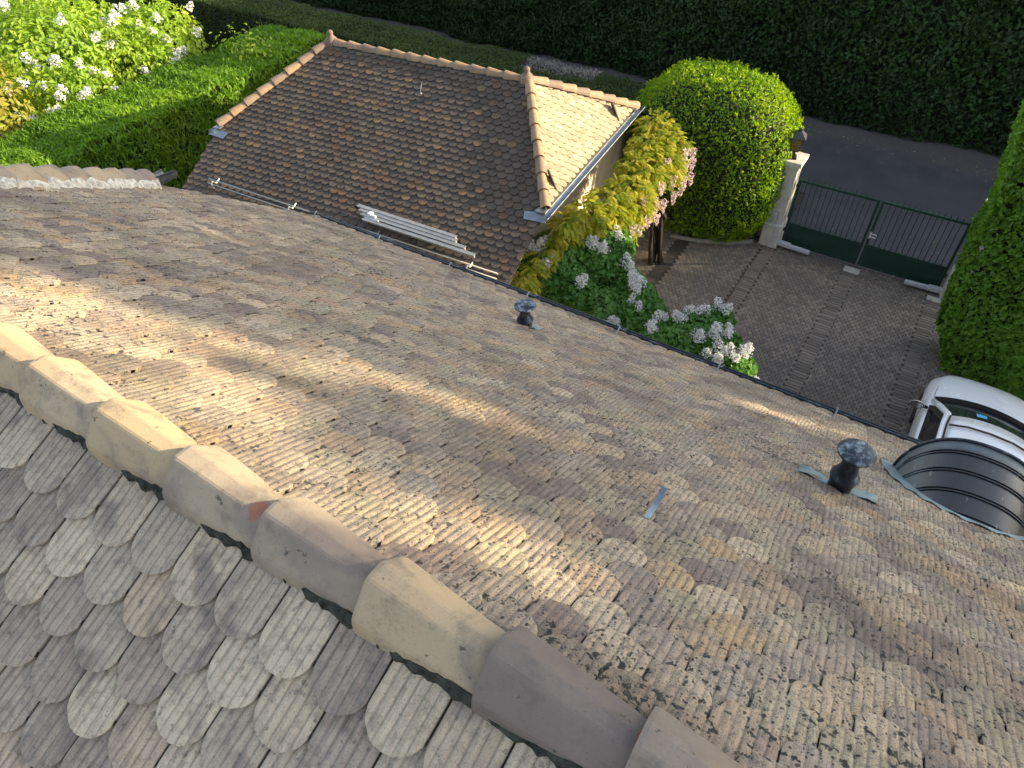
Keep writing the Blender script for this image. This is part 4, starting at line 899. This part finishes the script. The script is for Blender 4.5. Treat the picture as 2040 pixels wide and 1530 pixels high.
# unseen trees, crowns shaped to block the sun and leave patches on the roof
L_TREE = m_leaf('tree_leaf', [(.03, .07, .015), (.05, .11, .02), (.08, .15, .03)], .25)
def tree(base, crown, n, size, label, seed):  # n: leaves per clump
    e_ = empty('unseen_shade_tree', base, label=label, cat='tree', group='unseen trees shaped to shade the yard'); B = np.array(base)
    P, N = clumps([np.array(c)-B for c, r in crown], [r for c, r in crown], n, seed)
    leafobj('crown', [leafset(P, N, size, .6, .9, None, 0, seed)], L_TREE, e_)
    mb = MB(); mb.tube([(0, 0, 0), (.1, 0, 4), (0, .2, 9)], [.4, .3, .15], 10); stems(mb, (0, 0, 3), [np.array(c)-B for c, r in crown], .18, seed); mb.build('trunk', M_BARK, e_)
def uw(u, w, z):  # point across/along the sun's course
    return (u*math.cos(SUN_AZ)+w*math.sin(SUN_AZ), -u*math.sin(SUN_AZ)+w*math.cos(SUN_AZ), z)
tree(uw(-4.5, 22, 0), [(uw(-7.9, 22, 12.0), (.9, 1.0, 2.6)), (uw(-6.7, 22.3, 12.9), (.45, 1.0, 2.4)), (uw(-5.0, 22, 13.0), (1.0, 1.2, 2.6)), (uw(-3.6, 22, 14.0), (1.25, 1.3, 2.8)), (uw(-2.95, 22.4, 12.4), (.7, 1.2, 1.6)), (uw(-5.5, 22, 10.2), (1.9, 1.4, 1.8)), (uw(-5.4, 22, 8.0), (2.6, 1.4, 1.6)), (uw(-6.4, 22, 6.2), (2.4, 1.4, 1.5)), (uw(-2.6, 22, 10.6), (1.6, 1.4, 1.7)), (uw(-2.4, 22, 16.8), (1.4, 1.4, 1.5)), (uw(-4.6, 22, 16.3), (1.8, 1.5, 1.4)), (uw(-6.3, 22, 14.7), (1.3, 1.2, 1.0))], [1700]*12,
     .36, 'unseen leafy tree shaped to shade roof and drive, the nearer to the outbuilding', 91)
tree(uw(1, 24, 0), [(uw(.15, 24, 15.0), (1.0, 1.2, 2.6)), (uw(1.4, 24, 16.2), (1.6, 1.6, 2.4)), (uw(1.5, 24, 13.2), (1.8, 1.6, 2.2)), (uw(3.6, 24, 15.0), (2.0, 1.8, 3.0)), (uw(-.6, 24, 12.0), (1.5, 1.4, 1.9)), (uw(.2, 24, 17.6), (1.6, 1.6, 1.4)), (uw(6, 24, 15), (2.2, 1.8, 3)), (uw(0, 24, 9), (2.6, 1.6, 2.4)), (uw(-1.45, 24, 13.9), (.8, .9, .6)), (uw(-1.3, 23.5, 14.75), (.8, 1, .7)), (uw(-1.85, 24, 14.7), (.3, .4, .2)), (uw(-1.15, 24, 14.6), (.28, .4, .2)), (uw(-1.6, 24, 14.95), (.2, .4, .12))], [1700]*8+[300, 16, 60, 60, 30],
     .36, 'unseen leafy tree shaped to shade the roof, the farther one to the right', 92)

# ------------------------------------------------------------------ white car
M_PAINT = m_plain('white_car_paint', (.86, .88, .90), .25, 0, .02, 3, .5)
M_PAINT.node_tree.nodes['Principled BSDF'].inputs['Coat Weight'].default_value = .6
t = NT('car_glass'); M_GLASS = t.fin((.012, .014, .016), .06, 0, .7)
t = NT('windscreen_glass'); M_WIND = t.fin((.03, .04, .045), .05, 0, .9)
M_RUBBER = m_plain('tyre_rubber', (.015, .015, .016), .8)
car = empty('parked_car', (2.26, 8.2, 0), label='white small car parked on the paving with its bonnet towards the gate', cat='car')
# local: x across, y forward (nose at 3.45), body stations (y, half width at sill, half width at belt, z sill, z belt, z centre)
ST = [(-1.15, .62, .60, .38, .78, .84), (-1.05, .78, .74, .26, .92, .96), (-.6, .84, .80, .22, .97, 1.0), (.2, .86, .82, .20, .97, 1.0), (1.1, .86, .815, .20, .97, 1.0), (1.75, .855, .80, .20, .96, 1.0), (2.12, .85, .775, .20, .955, 1.02), (2.45, .85, .75, .22, .92, .985), (2.75, .845, .72, .24, .87, .93), (3.0, .82, .67, .27, .81, .865), (3.18, .77, .60, .30, .74, .79), (3.32, .68, .50, .34, .64, .68), (3.40, .56, .40, .40, .52, .54)]
vs = []; 
for y, ws, wb, zs, zb, zc in ST:
    half_ = [(ws*.90, zs), (ws, zs+.12), (ws*1.005, zs+(zb-zs)*.55), (ws*.985, zb-.14), (wb+.035, zb-.045), (wb, zb), (wb*.86, zb+(zc-zb)*.45), (wb*.55, zb+(zc-zb)*.85), (0, zc)]
    # keep the nose rounded in plan: the middle reaches farther forward
    row = [(x, z) for x, z in half_]+[(-x, z) for x, z in half_[-2::-1]]
    for x, z in row: vs.append((x, y+(.06*(1-(abs(x)/.86)**2) if y > 2.0 else 0)*(1 if y > 2.6 else .9), z))
m = 17; mb = MB()
mb.add(vs, [(i*m+j, i*m+j+1, (i+1)*m+j+1, (i+1)*m+j) for i in range(len(ST)-1) for j in range(m-1)]+[tuple(range(m))[::-1], tuple((len(ST)-1)*m+j for j in range(m))])
body = mb.build('body', M_PAINT, car, smooth=True); ss = body.modifiers.new('sub', 'SUBSURF'); ss.levels = 2; ss.render_levels = 2
# greenhouse
def arcx(w, y, z, crown, n=10, bow=.0): return [(w*(-1+2*i/n), y+bow*(1-(-1+2*i/n)**2), z+crown*(1-(-1+2*i/n)**2)) for i in range(n+1)]
roof_rows = [arcx(.50, -.72, 1.36, .05, bow=-.05), arcx(.56, -.3, 1.425, .06), arcx(.575, .2, 1.45, .06), arcx(.57, .8, 1.45, .06), arcx(.545, 1.25, 1.425, .055, bow=.04), arcx(.53, 1.42, 1.40, .05, bow=.07)]
mb = MB(); n = 10; vs = [p for r in roof_rows for p in r]
mb.add(vs, [(i*(n+1)+j, i*(n+1)+j+1, (i+1)*(n+1)+j+1, (i+1)*(n+1)+j) for i in range(len(roof_rows)-1) for j in range(n)])
rf = mb.build('roof', M_PAINT, car, smooth=True); sm = rf.modifiers.new('solid', 'SOLIDIFY'); sm.thickness = .02; sm.offset = -1
ws_top = arcx(.53, 1.425, 1.39, .05, bow=.07); ws_mid = arcx(.61, 1.78, 1.20, .045, bow=.11); ws_bot = arcx(.70, 2.13, .985, .035, bow=.13)
mb = MB(); vs = ws_top+ws_mid+ws_bot; mb.add(vs, [(i*(n+1)+j, i*(n+1)+j+1, (i+1)*(n+1)+j+1, (i+1)*(n+1)+j) for i in range(2) for j in range(n)])
wsn = mb.build('windscreen', M_WIND, car, smooth=True)
mb = MB(); c0 = arcx(.715, 2.10, .998, .034, bow=.13); c1 = arcx(.735, 2.20, .985, .045, bow=.14); vs = c0+c1
mb.add(vs, [(j, j+1, n+2+j, n+1+j) for j in range(n)]); o = mb.build('cowl', M_BLACK, car); sm = o.modifiers.new('solid', 'SOLIDIFY'); sm.thickness = .03; sm.offset = 1
mb = MB()
mb.add([(-.20, 1.56, 1.437), (-.06, 1.57, 1.442), (-.06, 1.72, 1.372), (-.20, 1.71, 1.366)], [(0, 1, 2, 3)]); mb.build('sticker', m_plain('blue_sticker', (.10, .45, .75), .5), wsn)
for s_ in (-1, 1):
    # A pillar, side window, roof rail strip, B-to-C panel
    mb = MB(); mb.tube([(s_*.735, 2.12, .975), (s_*.665, 1.80, 1.185), (s_*.575, 1.44, 1.385), (s_*.60, 1.2, 1.41), (s_*.615, .4, 1.43), (s_*.60, -.3, 1.40), (s_*.55, -.72, 1.34), (s_*.64, -1.02, .98)], [.045, .05, .05, .045, .045, .045, .045, .06], 10)
    mb.build('roof_pillar', M_PAINT, car, smooth=True)
    mb = MB(); mb.add([(s_*.775, 2.02, .955), (s_*.80, 1.2, .965), (s_*.805, .2, .965), (s_*.79, -.75, .965), (s_*.585, -.62, 1.34), (s_*.635, .3, 1.40), (s_*.625, 1.2, 1.385), (s_*.60, 1.46, 1.355), (s_*.685, 1.80, 1.165)], [(0, 1, 6, 7, 8), (1, 2, 5, 6), (2, 3, 4, 5)])
    mb.build('side_window', M_GLASS, car)
    mb = MB(); mb.tube([(s_*.545, 1.36, 1.445), (s_*.572, 1.1, 1.465), (s_*.575, .2, 1.475), (s_*.55, -.4, 1.45)], .013, 6); mb.build('roof_strip', M_BLACK, rf)
    # mirror
    mb = MB(); mb.tube([(s_*.80, 1.90, .985), (s_*.90, 1.87, 1.01)], .028, 8); mb.build('mirror_arm', M_BLACK, car)
    mr = MB(); mr.lathe([(.01, -.06), (.06, -.05), (.085, -.01), (.09, .0)], (0, 0, 0), 18); me = mr.build('mirror', M_PAINT, car, smooth=True)
    me.matrix_local = Matrix.Translation((s_*.955, 1.86, 1.01)) @ Matrix.Rotation(R(90), 4, 'X') @ Matrix.Diagonal((1.25, .82, 1, 1))
    mr = MB(); mr.lathe([(.086, -.004), (.088, .006), (.074, .008)], (0, 0, 0), 18); o = mr.build('mirror_rim', M_BLACK, me)
    mr = MB(); mr.lathe([(.074, .007), (.0741, .0095)], (0, 0, 0), 18); o = mr.build('mirror_glass', m_plain('mirror_glass', (.7, .78, .85), .08, 1, .02), me)
    for y in (-.35, 2.62):
        w = empty('wheel', (s_*.76, y, .30)); w.parent = car
        mb = MB(); mb.lathe([(.20, -.09), (.285, -.09), (.30, -.06), (.30, .06), (.285, .09), (.20, .09)], (0, 0, 0), 28); ty = mb.build('tyre', M_RUBBER, w); ty.rotation_euler = (0, R(90), 0)
        mb = MB(); mb.lathe([(.03, -.07), (.19, -.08), (.205, .0), (.19, .08), (.03, .07)], (0, 0, 0), 20); ri = mb.build('rim', M_STEEL, w, smooth=True); ri.rotation_euler = (0, R(90), 0)
    mb = MB(); mb.tube([(s_*.868, .62, .80), (s_*.895, .66, .805), (s_*.895, .80, .805), (s_*.868, .84, .80)], .012, 6); mb.build('door_handle', M_PAINT, car)
    mb = MB(); mb.tube([(s_*.862, 1.95, .93), (s_*.872, 1.95, .6), (s_*.868, 1.93, .34)], .004, 4); mb.tube([(s_*.862, .45, .93), (s_*.872, .45, .6), (s_*.868, .47, .34)], .004, 4); mb.build('door_gap', M_BLACK, car)
    mb = MB(); mb.tube([(s_*.735, 2.22, .958), (s_*.742, 2.38, .935), (s_*.715, 2.62, .895), (s_*.665, 2.88, .842), (s_*.60, 3.08, .782), (s_*.50, 3.27, .70)], .0035, 4); mb.build('bonnet_gap', M_BLACK, car)
    mb = MB(); mb.lathe([(.012, 0), (.013, .006), (.006, .010)], (s_*.30, 2.33, 1.005), 8); mb.build('washer_jet', M_BLACK, car)
    mb = MB(); mb.lathe([(.09, -.04), (.10, 0), (.06, .02)], (0, 0, 0), 14); hlp = mb.build('headlight', m_plain('headlamp', (.6, .63, .66), .1, .2, .05), car, smooth=True); hlp.matrix_local = Matrix.Translation((s_*.60, 3.16, .64)) @ Matrix.Rotation(R(-60), 4, 'X')
mb = MB(); mb.tube([(-.54, 1.12, 1.475), (-.3, 1.17, 1.508), (0, 1.185, 1.518), (.3, 1.17, 1.508), (.54, 1.12, 1.475)], .016, 6); mb.build('roof_strip', M_BLACK, rf)
mb = MB(); mb.box((.32, 1.2, .90), (.30, .30, .50)); mb.box((-.32, 1.2, .90), (.30, .30, .50)); mb.box((0, .3, .9), (1.2, .3, .5)); mb.build('seat', M_BLACK, car)
